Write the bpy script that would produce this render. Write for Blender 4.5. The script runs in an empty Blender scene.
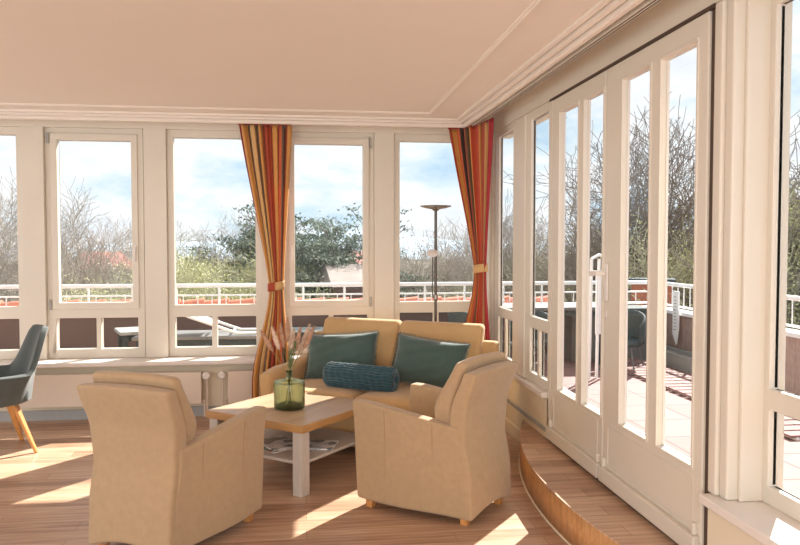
import bpy, bmesh, math, random
from mathutils import Vector, Matrix
R = math.radians
scn = bpy.context.scene
COL = scn.collection
random.seed(7)

# ------------------------------------------------------------------ camera
CAM_H = 1.5
cam_d = bpy.data.cameras.new('camera')
cam_d.sensor_fit = 'HORIZONTAL'; cam_d.sensor_width = 36.0
cam_d.lens = 749.0 / 800.0 * 36.0
cam_d.clip_start = 0.05; cam_d.clip_end = 3000
cam = bpy.data.objects.new('camera', cam_d); COL.objects.link(cam)
cam.location = (0, 0, CAM_H)
cam.rotation_euler = (R(90 - 2.255), 0, R(-7.223))
scn.camera = cam

# ------------------------------------------------------------------ view
scn.view_settings.view_transform = 'Standard'
scn.view_settings.look = 'None'
scn.view_settings.exposure = 0.25
scn.view_settings.gamma = 1.0
scn.view_settings.use_curve_mapping = False

# ------------------------------------------------------------------ world: spring sky with soft clouds
wd = bpy.data.worlds.new('sky'); scn.world = wd; wd.use_nodes = True
wn, wl = wd.node_tree.nodes, wd.node_tree.links
wn.clear()
wo = wn.new('ShaderNodeOutputWorld'); wb = wn.new('ShaderNodeBackground')
tc = wn.new('ShaderNodeTexCoord'); mp = wn.new('ShaderNodeMapping')
mp.inputs['Scale'].default_value = (2.6, 2.6, 6.0)
mp.inputs['Location'].default_value = (0.9, 0.35, 0.4)
nz = wn.new('ShaderNodeTexNoise'); nz.inputs['Scale'].default_value = 1.6
nz.inputs['Detail'].default_value = 7; nz.inputs['Roughness'].default_value = 0.6
rp = wn.new('ShaderNodeValToRGB')
rp.color_ramp.elements[0].position = 0.34; rp.color_ramp.elements[0].color = (0.42, 0.60, 0.76, 1)
rp.color_ramp.elements[1].position = 0.52; rp.color_ramp.elements[1].color = (0.84, 0.85, 0.87, 1)
e = rp.color_ramp.elements.new(0.43); e.color = (0.62, 0.74, 0.83, 1)
e = rp.color_ramp.elements.new(0.72); e.color = (0.66, 0.71, 0.78, 1)
wl.new(tc.outputs['Generated'], mp.inputs['Vector']); wl.new(mp.outputs['Vector'], nz.inputs['Vector'])
wl.new(nz.outputs['Fac'], rp.inputs['Fac']); wl.new(rp.outputs['Color'], wb.inputs['Color'])
wb.inputs['Strength'].default_value = 1.1
wl.new(wb.outputs['Background'], wo.inputs['Surface'])

# ------------------------------------------------------------------ sun through the corner windows
SUN_AZ, SUN_EL = 39.0, 38.5
sd = bpy.data.lights.new('sun', 'SUN'); sd.energy = 11.5; sd.angle = R(0.5); sd.color = (1.0, 0.95, 0.88)
so = bpy.data.objects.new('sun', sd); COL.objects.link(so)
to_sun = Vector((math.sin(R(SUN_AZ)) * math.cos(R(SUN_EL)), math.cos(R(SUN_AZ)) * math.cos(R(SUN_EL)), math.sin(R(SUN_EL))))
so.rotation_euler = to_sun.to_track_quat('Z', 'Y').to_euler(); so.location = (6, 8, 9)

# added fill lamps, out of view behind the camera and at the left
def area(name, loc, rot, sx, sy, power, colr):
    d = bpy.data.lights.new(name, 'AREA'); d.shape = 'RECTANGLE'; d.size = sx; d.size_y = sy
    d.energy = power; d.color = colr
    o = bpy.data.objects.new(name, d); COL.objects.link(o); o.location = loc; o.rotation_euler = rot
    return o
area('rear_fill_light', (-1.2, -3.1, 1.35), (R(112), 0, 0), 6.0, 2.0, 150, (1.0, 0.97, 0.94))
area('side_fill_light', (-5.1, 2.2, 1.35), (R(110), 0, R(-90)), 6.0, 2.0, 40, (1.0, 0.97, 0.94))  # second added lamp, fills from the open left side

# ------------------------------------------------------------------ materials
def new_mat(name):
    m = bpy.data.materials.new(name); m.use_nodes = True
    b = m.node_tree.nodes['Principled BSDF']
    return m, m.node_tree.nodes, m.node_tree.links, b
def S(c):  # sRGB 0-255 to linear
    return tuple(((v / 255.0) / 12.92 if v / 255.0 <= 0.04045 else ((v / 255.0 + 0.055) / 1.055) ** 2.4) for v in c) + (1.0,)
def mat(name, c, rough=0.5, metal=0.0, var=0.06, nscale=8.0, bump=0.0, bscale=200.0, spec=0.5, stretch=None, sheen=0.0):
    m, n, l, b = new_mat(name)
    c = S(c)
    b.inputs['Roughness'].default_value = rough; b.inputs['Metallic'].default_value = metal
    b.inputs['Specular IOR Level'].default_value = spec
    if sheen: b.inputs['Sheen Weight'].default_value = sheen
    t = n.new('ShaderNodeTexCoord'); mpp = n.new('ShaderNodeMapping')
    if stretch: mpp.inputs['Scale'].default_value = stretch
    l.new(t.outputs['Object'], mpp.inputs['Vector'])
    z = n.new('ShaderNodeTexNoise'); z.inputs['Scale'].default_value = nscale; z.inputs['Detail'].default_value = 4
    l.new(mpp.outputs['Vector'], z.inputs['Vector'])
    r = n.new('ShaderNodeValToRGB')
    r.color_ramp.elements[0].position = 0.3; r.color_ramp.elements[1].position = 0.7
    r.color_ramp.elements[0].color = tuple(v * (1 - var) for v in c[:3]) + (1,)
    r.color_ramp.elements[1].color = tuple(min(1, v * (1 + var)) for v in c[:3]) + (1,)
    l.new(z.outputs['Fac'], r.inputs['Fac']); l.new(r.outputs['Color'], b.inputs['Base Color'])
    if bump:
        z2 = n.new('ShaderNodeTexNoise'); z2.inputs['Scale'].default_value = bscale; z2.inputs['Detail'].default_value = 3
        l.new(mpp.outputs['Vector'], z2.inputs['Vector'])
        bp = n.new('ShaderNodeBump'); bp.inputs['Strength'].default_value = bump; bp.inputs['Distance'].default_value = 0.002
        l.new(z2.outputs['Fac'], bp.inputs['Height']); l.new(bp.outputs['Normal'], b.inputs['Normal'])
    return m
def thin_glass(name, tint=(0.97, 0.98, 0.98, 1)):
    m = bpy.data.materials.new(name); m.use_nodes = True
    n, l = m.node_tree.nodes, m.node_tree.links; n.clear()
    o = n.new('ShaderNodeOutputMaterial'); mx = n.new('ShaderNodeMixShader')
    tr = n.new('ShaderNodeBsdfTransparent'); tr.inputs['Color'].default_value = tint
    gl = n.new('ShaderNodeBsdfGlossy'); gl.inputs['Roughness'].default_value = 0.01
    fr = n.new('ShaderNodeLayerWeight'); fr.inputs['Blend'].default_value = 0.5
    pw_ = n.new('ShaderNodeMath'); pw_.operation = 'POWER'; pw_.inputs[1].default_value = 5.0
    ma = n.new('ShaderNodeMath'); ma.operation = 'MULTIPLY_ADD'; ma.inputs[1].default_value = 0.25; ma.inputs[2].default_value = 0.003
    l.new(fr.outputs['Facing'], pw_.inputs[0]); l.new(pw_.outputs[0], ma.inputs[0])
    l.new(ma.outputs[0], mx.inputs['Fac']); l.new(tr.outputs['BSDF'], mx.inputs[1]); l.new(gl.outputs['BSDF'], mx.inputs[2])
    l.new(mx.outputs['Shader'], o.inputs['Surface'])
    return m
def plank_mat(name, cols, pl=1.2, pw=0.13, rough=0.38, rot=0.0, grain=0.30, gap=0.0012, vec_scale=1.0):
    m, n, l, b = new_mat(name)
    t = n.new('ShaderNodeTexCoord'); mpp = n.new('ShaderNodeMapping')
    mpp.inputs['Rotation'].default_value = (0, 0, rot)
    l.new(t.outputs['Object'], mpp.inputs['Vector'])
    br = n.new('ShaderNodeTexBrick'); br.inputs['Scale'].default_value = 1.0
    br.inputs['Brick Width'].default_value = pl; br.inputs['Row Height'].default_value = pw
    br.inputs['Mortar Size'].default_value = gap; br.inputs['Mortar Smooth'].default_value = 0.3
    br.inputs['Color1'].default_value = (0, 0, 0, 1); br.inputs['Color2'].default_value = (1, 1, 1, 1)
    br.inputs['Mortar'].default_value = (0.0, 0.0, 0.0, 1); br.offset = 0.37; br.offset_frequency = 2
    l.new(mpp.outputs['Vector'], br.inputs['Vector'])
    st = n.new('ShaderNodeMapping'); st.inputs['Scale'].default_value = (1.6, 26.0, 10.0)
    l.new(mpp.outputs['Vector'], st.inputs['Vector'])
    g = n.new('ShaderNodeTexNoise'); g.inputs['Scale'].default_value = 1.4; g.inputs['Detail'].default_value = 6
    g.inputs['Distortion'].default_value = 0.6
    l.new(st.outputs['Vector'], g.inputs['Vector'])
    ad = n.new('ShaderNodeMath'); ad.operation = 'MULTIPLY_ADD'
    l.new(br.outputs['Color'], ad.inputs[0]); ad.inputs[1].default_value = grain
    l.new(g.outputs['Fac'], ad.inputs[2])
    r = n.new('ShaderNodeValToRGB'); r.color_ramp.elements[0].position = 0.32; r.color_ramp.elements[1].position = 0.95
    r.color_ramp.elements[0].color = S(cols[0]); r.color_ramp.elements[1].color = S(cols[2])
    ee = r.color_ramp.elements.new(0.62); ee.color = S(cols[1])
    l.new(ad.outputs[0], r.inputs['Fac'])
    mx = n.new('ShaderNodeMix'); mx.data_type = 'RGBA'
    l.new(br.outputs['Fac'], mx.inputs['Factor']); l.new(r.outputs['Color'], mx.inputs['A'])
    mx.inputs['B'].default_value = tuple(v * 0.55 for v in S(cols[0])[:3]) + (1,)
    l.new(mx.outputs['Result'], b.inputs['Base Color'])
    b.inputs['Roughness'].default_value = rough
    return m
M = {}
M['ceiling'] = mat('ceiling_paint', (237, 226, 214), 0.8, var=0.012, nscale=1.5, bump=0.05, bscale=300)
M['white'] = mat('white_gloss_paint', (222, 213, 198), 0.35, var=0.02, nscale=3)
M['pvc'] = mat('white_window_profile', (230, 221, 213), 0.3, var=0.01)
M['frame'] = mat('cream_window_paint', (222, 213, 198), 0.35, var=0.02, nscale=3)
M['cream'] = mat('cream_wall_paint', (230, 217, 192), 0.6, var=0.02, nscale=3, bump=0.05)
M['radiator'] = mat('radiator_enamel', (226, 208, 190), 0.35, var=0.01)
M['seal'] = mat('dark_rubber_seal', (78, 60, 48), 0.7)
M['greytrim'] = mat('grey_skirting', (168, 168, 166), 0.5)
M['glass'] = thin_glass('window_glass')
M['floor'] = plank_mat('laminate_floor', ((138, 103, 80), (182, 144, 116), (212, 180, 152)))
M['riser'] = plank_mat('oak_riser', ((164, 112, 66), (194, 140, 90), (214, 164, 114)), pl=3.0, pw=0.4, rough=0.3)
M['suede'] = mat('tan_suede', (180, 151, 117), 0.9, var=0.045, nscale=30, bump=0.25, bscale=420, sheen=0.25, spec=0.2)
M['sofa'] = mat('camel_upholstery', (200, 162, 114), 0.85, var=0.05, nscale=5, bump=0.25, bscale=420, sheen=0.25, spec=0.2)
M['seam'] = mat('upholstery_seam', (170, 140, 106), 0.9)
M['oak'] = mat('oak_wood', (206, 146, 84), 0.4, var=0.14, nscale=6, stretch=(8, 8, 1.2))
M['tabletop'] = plank_mat('oak_table_top', ((172, 138, 108), (194, 162, 130), (212, 184, 154)), pl=0.9, pw=0.12, rough=0.35, grain=0.18, gap=0.0004)
M['tableedge'] = mat('oak_table_edge', (188, 142, 90), 0.4, var=0.12, nscale=8, stretch=(1, 1, 10))
M['tablegrey'] = mat('whitewashed_wood', (196, 184, 172), 0.5, var=0.08, nscale=10, stretch=(8, 8, 1.0))
M['teal'] = mat('teal_velvet', (70, 90, 84), 0.8, var=0.12, nscale=10, bump=0.3, bscale=300, sheen=0.5, spec=0.2)
M['bolster'] = mat('petrol_velvet', (20, 66, 78), 0.6, var=0.2, nscale=30, bump=0.6, bscale=120, sheen=0.6, spec=0.3)
M['chairgrey'] = mat('charcoal_green_fabric', (70, 77, 75), 0.85, var=0.1, nscale=12, bump=0.3, bscale=350, sheen=0.3)
M['steel'] = mat('brushed_steel', (150, 140, 128), 0.3, metal=0.9, var=0.03)
M['steeldark'] = mat('dark_steel', (92, 84, 76), 0.35, metal=0.7, var=0.03)
M['plume'] = mat('dried_plume', (232, 204, 180), 0.95, var=0.25, nscale=60)
M['plume2'] = mat('dried_plume_rust', (200, 158, 130), 0.95, var=0.25, nscale=60)
M['stem'] = mat('dried_stem', (150, 140, 96), 0.9)
M['sprig'] = mat('green_sprig', (112, 128, 84), 0.9)
M['deck'] = None
M['darkparapet'] = plank_mat('brown_parapet_cladding', ((142, 118, 110), (166, 142, 132), (186, 160, 150)), pl=3.0, pw=0.14, rough=0.7)
M['terracotta'] = mat('terracotta_tile', (196, 122, 98), 0.8, var=0.15, nscale=12)
M['rail'] = mat('white_railing_paint', (238, 236, 234), 0.4, var=0.02)
M['outgrey'] = mat('weathered_grey_plastic', (112, 110, 108), 0.7, var=0.12, nscale=6)
M['outdark'] = mat('dark_weave', (68, 76, 76), 0.8, var=0.15, nscale=20, bump=0.4, bscale=120)
M['plant_box'] = mat('grey_planter', (150, 150, 146), 0.7)
M['brick'] = mat('brick_red', (176, 104, 78), 0.85, var=0.2, nscale=20)
M['roofred'] = mat('red_tile_roof', (176, 112, 100), 0.85, var=0.18, nscale=3)
M['roofgrey'] = mat('grey_brown_roof', (142, 128, 120), 0.85, var=0.12, nscale=2)
M['housewall'] = mat('house_brick', (132, 106, 98), 0.9, var=0.15, nscale=2)
M['windowpale'] = mat('pale_house_window', (186, 190, 194), 0.4)
M['bark'] = mat('grey_bark', (176, 166, 156), 0.95, var=0.2, nscale=2)  # tree tones from here kept pale: distance haze put into the colour
M['barkpink'] = mat('pinkish_twig_bark', (168, 146, 134), 0.95, var=0.2, nscale=2)
M['barkdark'] = mat('dark_bark', (140, 128, 118), 0.95, var=0.2, nscale=2)
M['budleaf'] = mat('yellow_green_buds', (196, 194, 144), 0.9, var=0.25, nscale=3)
M['greentwig'] = mat('olive_twigs', (184, 178, 152), 0.9, var=0.2, nscale=3)
M['needle'] = mat('grey_green_needles', (112, 122, 104), 0.9, var=0.3, nscale=2)
M['ivy'] = mat('olive_leaf', (160, 162, 132), 0.9, var=0.3, nscale=2)
M['ground'] = mat('spring_ground', (128, 120, 102), 0.95, var=0.2, nscale=0.1)
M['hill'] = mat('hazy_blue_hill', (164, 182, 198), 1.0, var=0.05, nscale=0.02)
M['paper'] = mat('magazine_paper', (236, 232, 226), 0.5, var=0.02)
M['slot'] = mat('dark_slot', (60, 52, 46), 0.7)

def deck_mat():
    m, n, l, b = new_mat('terrace_tiles')
    t = n.new('ShaderNodeTexCoord'); br = n.new('ShaderNodeTexBrick'); br.inputs['Scale'].default_value = 1.0
    br.inputs['Brick Width'].default_value = 0.5; br.inputs['Row Height'].default_value = 0.5; br.offset = 0.0
    br.inputs['Mortar Size'].default_value = 0.008
    br.inputs['Color1'].default_value = S((168, 128, 122)); br.inputs['Color2'].default_value = S((152, 114, 108))
    br.inputs['Mortar'].default_value = S((96, 74, 70))
    z = n.new('ShaderNodeTexNoise'); z.inputs['Scale'].default_value = 9; z.inputs['Detail'].default_value = 6
    mx = n.new('ShaderNodeMix'); mx.data_type = 'RGBA'; mx.blend_type = 'MULTIPLY'; mx.inputs['Factor'].default_value = 0.35
    l.new(t.outputs['Object'], br.inputs['Vector']); l.new(t.outputs['Object'], z.inputs['Vector'])
    l.new(br.outputs['Color'], mx.inputs['A']); l.new(z.outputs['Fac'], mx.inputs['B'])
    l.new(mx.outputs['Result'], b.inputs['Base Color']); b.inputs['Roughness'].default_value = 0.8
    return m
M['deck'] = deck_mat()
def curtain_mat(name, seq):
    m, n, l, b = new_mat(name)
    t = n.new('ShaderNodeTexCoord'); sx = n.new('ShaderNodeSeparateXYZ'); l.new(t.outputs['UV'], sx.inputs[0])
    md = n.new('ShaderNodeMath'); md.operation = 'MODULO'; md.inputs[1].default_value = 1.0
    l.new(sx.outputs['X'], md.inputs[0])
    r = n.new('ShaderNodeValToRGB'); r.color_ramp.interpolation = 'CONSTANT'
    tot = sum(w for w, _ in seq); p = 0.0
    for i, (w, c) in enumerate(seq):
        if i < 2: el = r.color_ramp.elements[i]; el.position = p / tot
        else: el = r.color_ramp.elements.new(p / tot)
        el.color = S(c); p += w
    l.new(md.outputs[0], r.inputs['Fac'])
    l.new(r.outputs['Color'], b.inputs['Base Color']); b.inputs['Roughness'].default_value = 0.65
    b.inputs['Sheen Weight'].default_value = 0.2
    # light glows softly through the cloth
    tl = n.new('ShaderNodeBsdfTranslucent'); l.new(r.outputs['Color'], tl.inputs['Color'])
    ms = n.new('ShaderNodeMixShader'); ms.inputs['Fac'].default_value = 0.28
    l.new(b.outputs['BSDF'], ms.inputs[1]); l.new(tl.outputs['BSDF'], ms.inputs[2])
    l.new(ms.outputs['Shader'], n['Material Output'].inputs['Surface'])
    return m
RUST, GOLD, TAUPE, PALE, ORNG, CRIM = (186, 76, 46), (226, 164, 88), (128, 104, 84), (232, 190, 128), (216, 104, 58), (178, 44, 50)
M['curtain'] = curtain_mat('striped_curtain_cloth', [(1, CRIM), (1.4, GOLD), (1, TAUPE), (1.6, PALE), (.7, TAUPE), (1.3, GOLD), (1.4, RUST), (1.3, ORNG), (1, GOLD), (1.5, ORNG), (.9, TAUPE), (.9, RUST), (1.2, GOLD)])
M['curtain_corner'] = curtain_mat('striped_curtain_cloth_corner', [(1.3, RUST), (.8, GOLD), (1.2, ORNG), (1.0, (92, 74, 66)), (.5, RUST), (.7, TAUPE), (.9, GOLD), (2.0, (206, 84, 52)), (.5, GOLD), (1.1, RUST), (.9, PALE), (.5, TAUPE), (.7, CRIM)])
def green_glass():
    m, n, l, b = new_mat('green_bottle_glass'); n.remove(b)
    o = n['Material Output']; mx = n.new('ShaderNodeMixShader')
    tr = n.new('ShaderNodeBsdfTransparent'); tr.inputs['Color'].default_value = (0.74, 0.78, 0.68, 1)
    gl = n.new('ShaderNodeBsdfGlass'); gl.inputs['Color'].default_value = (0.74, 0.78, 0.68, 1); gl.inputs['IOR'].default_value = 1.42
    gl.inputs['Roughness'].default_value = 0.0
    mx.inputs['Fac'].default_value = 0.85
    l.new(tr.outputs['BSDF'], mx.inputs[1]); l.new(gl.outputs['BSDF'], mx.inputs[2]); l.new(mx.outputs['Shader'], o.inputs['Surface'])
    return m
M['green_glass'] = green_glass()
def mag_mat(name, a, b_, c):
    m, n, l, b = new_mat(name)
    t = n.new('ShaderNodeTexCoord'); v = n.new('ShaderNodeTexVoronoi'); v.inputs['Scale'].default_value = 14
    l.new(t.outputs['Object'], v.inputs['Vector'])
    r = n.new('ShaderNodeValToRGB'); r.color_ramp.interpolation = 'CONSTANT'
    r.color_ramp.elements[0].color = S(a); r.color_ramp.elements[1].color = S(b_); r.color_ramp.elements[1].position = .35
    ee = r.color_ramp.elements.new(.7); ee.color = S(c)
    l.new(v.outputs['Color'], r.inputs['Fac']); l.new(r.outputs['Color'], b.inputs['Base Color']); b.inputs['Roughness'].default_value = 0.3
    return m
M['mag1'] = mag_mat('cover_print_green', (120, 124, 104), (222, 214, 206), (176, 104, 84))
M['mag2'] = mag_mat('cover_print_blue', (204, 208, 212), (110, 122, 130), (236, 232, 226))

# ------------------------------------------------------------------ mesh helpers
class MB:
    def __init__(s): s.v = []; s.f = []; s.uv = None
    def add(s, vs, fs):
        o = len(s.v); s.v += [tuple(p) for p in vs]; s.f += [tuple(i + o for i in f) for f in fs]
    def box(s, x0, x1, y0, y1, z0, z1, mtx=None):
        vs = [Vector((x, y, z)) for x in (x0, x1) for y in (y0, y1) for z in (z0, z1)]
        if mtx: vs = [mtx @ v for v in vs]
        s.add(vs, [(0, 1, 3, 2), (4, 6, 7, 5), (0, 4, 5, 1), (2, 3, 7, 6), (0, 2, 6, 4), (1, 5, 7, 3)])
        return s
    def tube(s, pts, rad, n=10, cap=True):
        pts = [Vector(p) for p in pts]; rs = rad if isinstance(rad, (list, tuple)) else [rad] * len(pts)
        rings = []; ref = None
        for i, p in enumerate(pts):
            d = (pts[min(i + 1, len(pts) - 1)] - pts[max(i - 1, 0)]).normalized()
            if ref is None:
                ref = d.orthogonal().normalized()
            ref = (ref - d * ref.dot(d)).normalized(); b = d.cross(ref)
            rings.append([p + (ref * math.cos(2 * math.pi * k / n) + b * math.sin(2 * math.pi * k / n)) * rs[i] for k in range(n)])
        vs = [q for r in rings for q in r]
        fs = [(i * n + k, i * n + (k + 1) % n, (i + 1) * n + (k + 1) % n, (i + 1) * n + k) for i in range(len(pts) - 1) for k in range(n)]
        if cap: fs += [tuple(reversed(range(n))), tuple((len(pts) - 1) * n + k for k in range(n))]
        s.add(vs, fs); return s
    def lathe(s, prof, n=32, c=(0, 0, 0), mtx=None):
        vs = []
        for r, z in prof:
            for k in range(n):
                a = 2 * math.pi * k / n
                v = Vector((c[0] + r * math.cos(a), c[1] + r * math.sin(a), c[2] + z))
                vs.append(mtx @ v if mtx else v)
        m_ = len(prof)
        fs = [(i * n + k, i * n + (k + 1) % n, (i + 1) * n + (k + 1) % n, (i + 1) * n + k) for i in range(m_ - 1) for k in range(n)]
        if prof[0][0] > 1e-5: fs.append(tuple(reversed(range(n))))
        if prof[-1][0] > 1e-5: fs.append(tuple((m_ - 1) * n + k for k in range(n)))
        s.add(vs, fs); return s
    def prism(s, poly, z0, z1):
        n = len(poly)
        s.add([(x, y, z0) for x, y in poly] + [(x, y, z1) for x, y in poly],
              [tuple(reversed(range(n))), tuple(range(n, 2 * n))] + [(i, (i + 1) % n, n + (i + 1) % n, n + i) for i in range(n)])
        return s
    def grid(s, nu, nv, fn, close_u=False):
        vs = [fn(i / nu, j / nv) for j in range(nv + 1) for i in range(nu + (0 if close_u else 1))]
        w = nu if close_u else nu + 1
        fs = []
        for j in range(nv):
            for i in range(nu):
                a = j * w + i; b = j * w + (i + 1) % w
                fs.append((a, b, b + w, a + w))
        s.add(vs, fs); return s
    def dbox(s, nx, ny, nz, fn):
        """closed box of nx*ny*nz cells whose surface points (u,v,w in 0..1) go through fn"""
        idx = {}; vs = []; fs = []
        def vid(i, j, k):
            if (i, j, k) not in idx:
                idx[(i, j, k)] = len(vs); vs.append(fn(i / nx, j / ny, k / nz))
            return idx[(i, j, k)]
        for i in range(nx):
            for j in range(ny):
                fs.append([vid(i, j, 0), vid(i, j + 1, 0), vid(i + 1, j + 1, 0), vid(i + 1, j, 0)])
                fs.append([vid(i, j, nz), vid(i + 1, j, nz), vid(i + 1, j + 1, nz), vid(i, j + 1, nz)])
        for i in range(nx):
            for k in range(nz):
                fs.append([vid(i, 0, k), vid(i + 1, 0, k), vid(i + 1, 0, k + 1), vid(i, 0, k + 1)])
                fs.append([vid(i, ny, k), vid(i, ny, k + 1), vid(i + 1, ny, k + 1), vid(i + 1, ny, k)])
        for j in range(ny):
            for k in range(nz):
                fs.append([vid(0, j, k), vid(0, j, k + 1), vid(0, j + 1, k + 1), vid(0, j + 1, k)])
                fs.append([vid(nx, j, k), vid(nx, j + 1, k), vid(nx, j + 1, k + 1), vid(nx, j, k + 1)])
        s.add(vs, fs); return s
    def build(s, name, m, parent=None, smooth=False, bevel=0.0, seg=2, angle=35, solid=0.0, subsurf=0, loc=None, rotz=0.0, label=None):
        me = bpy.data.meshes.new(name); me.from_pydata([tuple(v) for v in s.v], [], s.f); me.update()
        if len(s.f) < 60000:
            bm = bmesh.new(); bm.from_mesh(me); bmesh.ops.recalc_face_normals(bm, faces=bm.faces); bm.to_mesh(me); bm.free()
        o = bpy.data.objects.new(name, me); COL.objects.link(o)
        ms = m if isinstance(m, (list, tuple)) else [m]
        for q in ms: me.materials.append(M[q] if isinstance(q, str) else q)
        if smooth or bevel:
            me.polygons.foreach_set('use_smooth', [True] * len(me.polygons))
            if not bevel: me.set_sharp_from_angle(angle=R(angle + 10))
        if solid:
            md = o.modifiers.new('solid', 'SOLIDIFY'); md.thickness = solid; md.offset = 0
        if bevel:
            md = o.modifiers.new('bevel', 'BEVEL'); md.width = bevel; md.segments = seg; md.limit_method = 'ANGLE'; md.angle_limit = R(angle)
            md.harden_normals = False
            wn_ = o.modifiers.new('wn', 'WEIGHTED_NORMAL'); wn_.keep_sharp = False
        if subsurf:
            md = o.modifiers.new('sub', 'SUBSURF'); md.levels = subsurf; md.render_levels = subsurf
        if parent: o.parent = parent
        if loc: o.location = loc
        o.rotation_euler[2] = rotz
        if label: o['label'] = label
        return o
def tag(o, label, cat, group=None, kind=None):
    o['label'] = label; o['category'] = cat
    if group: o['group'] = group
    if kind: o['kind'] = kind
    return o
def struct(o): o['kind'] = 'structure'; return o
def empty(name, loc=(0, 0, 0), rotz=0.0):
    o = bpy.data.objects.new(name, None); COL.objects.link(o); o.location = loc; o.rotation_euler[2] = rotz
    o.empty_display_size = 0.1
    return o
def copy_tree(o, parent=None):
    kids = [c for c in bpy.data.objects if c.parent == o]
    c = o.copy(); COL.objects.link(c); c.parent = parent
    for k in kids: copy_tree(k, c)
    return c
def holed(mb, u0, u1, z0, z1, holes, d0, d1, fn):
    """slab u0..u1 x z0..z1 between depths d0,d1 with rectangular holes; fn(u,d,z)->xyz"""
    us = sorted({u0, u1} | {h[0] for h in holes} | {h[1] for h in holes})
    zs = sorted({z0, z1} | {h[2] for h in holes} | {h[3] for h in holes})
    def is_open(i, j):
        if i < 0 or j < 0 or i >= len(us) - 1 or j >= len(zs) - 1: return True
        cu, cz = (us[i] + us[i + 1]) / 2, (zs[j] + zs[j + 1]) / 2
        return any(h[0] < cu < h[1] and h[2] < cz < h[3] for h in holes)
    idx = {}; vs = []; fs = []
    def vid(i, j, d):
        if (i, j, d) not in idx: idx[(i, j, d)] = len(vs); vs.append(fn(us[i], d0 if d == 0 else d1, zs[j]))
        return idx[(i, j, d)]
    for i in range(len(us) - 1):
        for j in range(len(zs) - 1):
            if is_open(i, j): continue
            fs.append((vid(i, j, 0), vid(i + 1, j, 0), vid(i + 1, j + 1, 0), vid(i, j + 1, 0)))
            fs.append((vid(i, j, 1), vid(i, j + 1, 1), vid(i + 1, j + 1, 1), vid(i + 1, j, 1)))
            if is_open(i - 1, j): fs.append((vid(i, j, 0), vid(i, j + 1, 0), vid(i, j + 1, 1), vid(i, j, 1)))
            if is_open(i + 1, j): fs.append((vid(i + 1, j, 0), vid(i + 1, j, 1), vid(i + 1, j + 1, 1), vid(i + 1, j + 1, 0)))
            if is_open(i, j - 1): fs.append((vid(i, j, 0), vid(i, j, 1), vid(i + 1, j, 1), vid(i + 1, j, 0)))
            if is_open(i, j + 1): fs.append((vid(i, j + 1, 0), vid(i + 1, j + 1, 0), vid(i + 1, j + 1, 1), vid(i, j + 1, 1)))
    mb.add(vs, fs); return mb
BACK = lambda base: (lambda u, d, z: (u, base + d, z))
RIGHT = lambda base: (lambda u, d, z: (base + d, u, z))

# ================================================================== THE ROOM
XL, YN = -5.2, -3.2          # how far the room runs to the left and behind the camera
struct(MB().box(XL, 1.60, YN, 6.62, -0.15, 0.0).build('floor', 'floor'))
# ceiling: main field, and the higher strip over the curtain track
struct(MB().box(XL, 1.30, YN, 6.27, 2.55, 2.80).build('ceiling', 'ceiling'))
mb = MB(); mb.box(XL, 2.0, 6.27, 7.0, 2.60, 2.80); mb.box(1.30, 2.0, YN, 6.27, 2.60, 2.80)
struct(mb.build('ceiling', 'ceiling'))
def sweepL(prof, xc, yc):
    """profile (o,z) run along the back wall then along the right wall with a mitre"""
    mb = MB(); n = len(prof); vs = []
    for o_, z in prof: vs.append((XL, yc + o_, z))
    for o_, z in prof: vs.append((xc + o_, yc + o_, z))
    for o_, z in prof: vs.append((xc + o_, YN, z))
    fs = [(k * n + i, k * n + (i + 1) % n, (k + 1) * n + (i + 1) % n, (k + 1) * n + i) for k in (0, 1) for i in range(n)]
    fs += [tuple(range(n)), tuple(reversed(range(2 * n, 3 * n)))]
    mb.add(vs, fs); return mb
struct(sweepL([(-.085, 2.552), (-.084, 2.536), (-.060, 2.531), (-.059, 2.545), (-.048, 2.545), (-.047, 2.518), (-.024, 2.512), (-.023, 2.528), (-.012, 2.528), (-.011, 2.494), (-.004, 2.488), (.018, 2.488), (.018, 2.61), (-.07, 2.61)], 1.36, 6.345).build('trim_1', 'ceiling'))
struct(sweepL([(-.020, 2.551), (-.016, 2.545), (-.006, 2.543), (-.002, 2.539), (.010, 2.539), (.014, 2.545), (.020, 2.551)], 1.01, 6.01).build('trim_2', 'ceiling'))
# curtain track hidden in the recess, with its dark slots
tr = MB(); tr.box(1.405, 1.445, 0.6, 6.40, 2.486, 2.60); tr.build('trim_3', 'white')['kind'] = 'structure'
tr = MB(); tr.box(1.415, 1.420, 0.6, 6.38, 2.484, 2.4875); tr.box(1.4325, 1.4375, 0.6, 6.38, 2.484, 2.4875)
struct(tr.build('trim_4', 'slot'))
struct(MB().box(XL, 1.40, 6.41, 6.45, 2.50, 2.60).build('trim_5', 'white'))

# ---- back wall
PIL = [(-4.37, -4.18), (-3.38, -3.19), (-2.39, -2.20), (-1.38, -1.19), (-0.38, -0.19), (0.62, 0.80)]
struct(MB().box(XL, 1.60, 6.62, 6.90, -0.15, 0.462).build('wall_back', 'cream'))
mb = MB(); mb.box(XL, 1.60, 6.72, 6.90, 2.485, 2.62)
struct(mb.build('wall_back_header', 'frame'))
for k, (a, b) in enumerate(PIL):
    mb = MB(); mb.box(a, b, 6.72, 6.90, .50, 2.487)
    struct(mb.build('trim_%d' % (10 + k), 'frame', bevel=.006))
struct(MB().box(1.58, 1.68, 6.33, 6.84, .45, 2.62).build('wall_corner', 'frame'))
struct(MB().box(XL, 1.60, 6.50, 6.78, .462, .50).build('trim_6', 'pvc', bevel=.008, seg=3))   # window board
struct(MB().box(XL, 1.585, 6.605, 6.62, 0.0, .085).build('baseboard_back', 'greytrim'))

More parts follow.
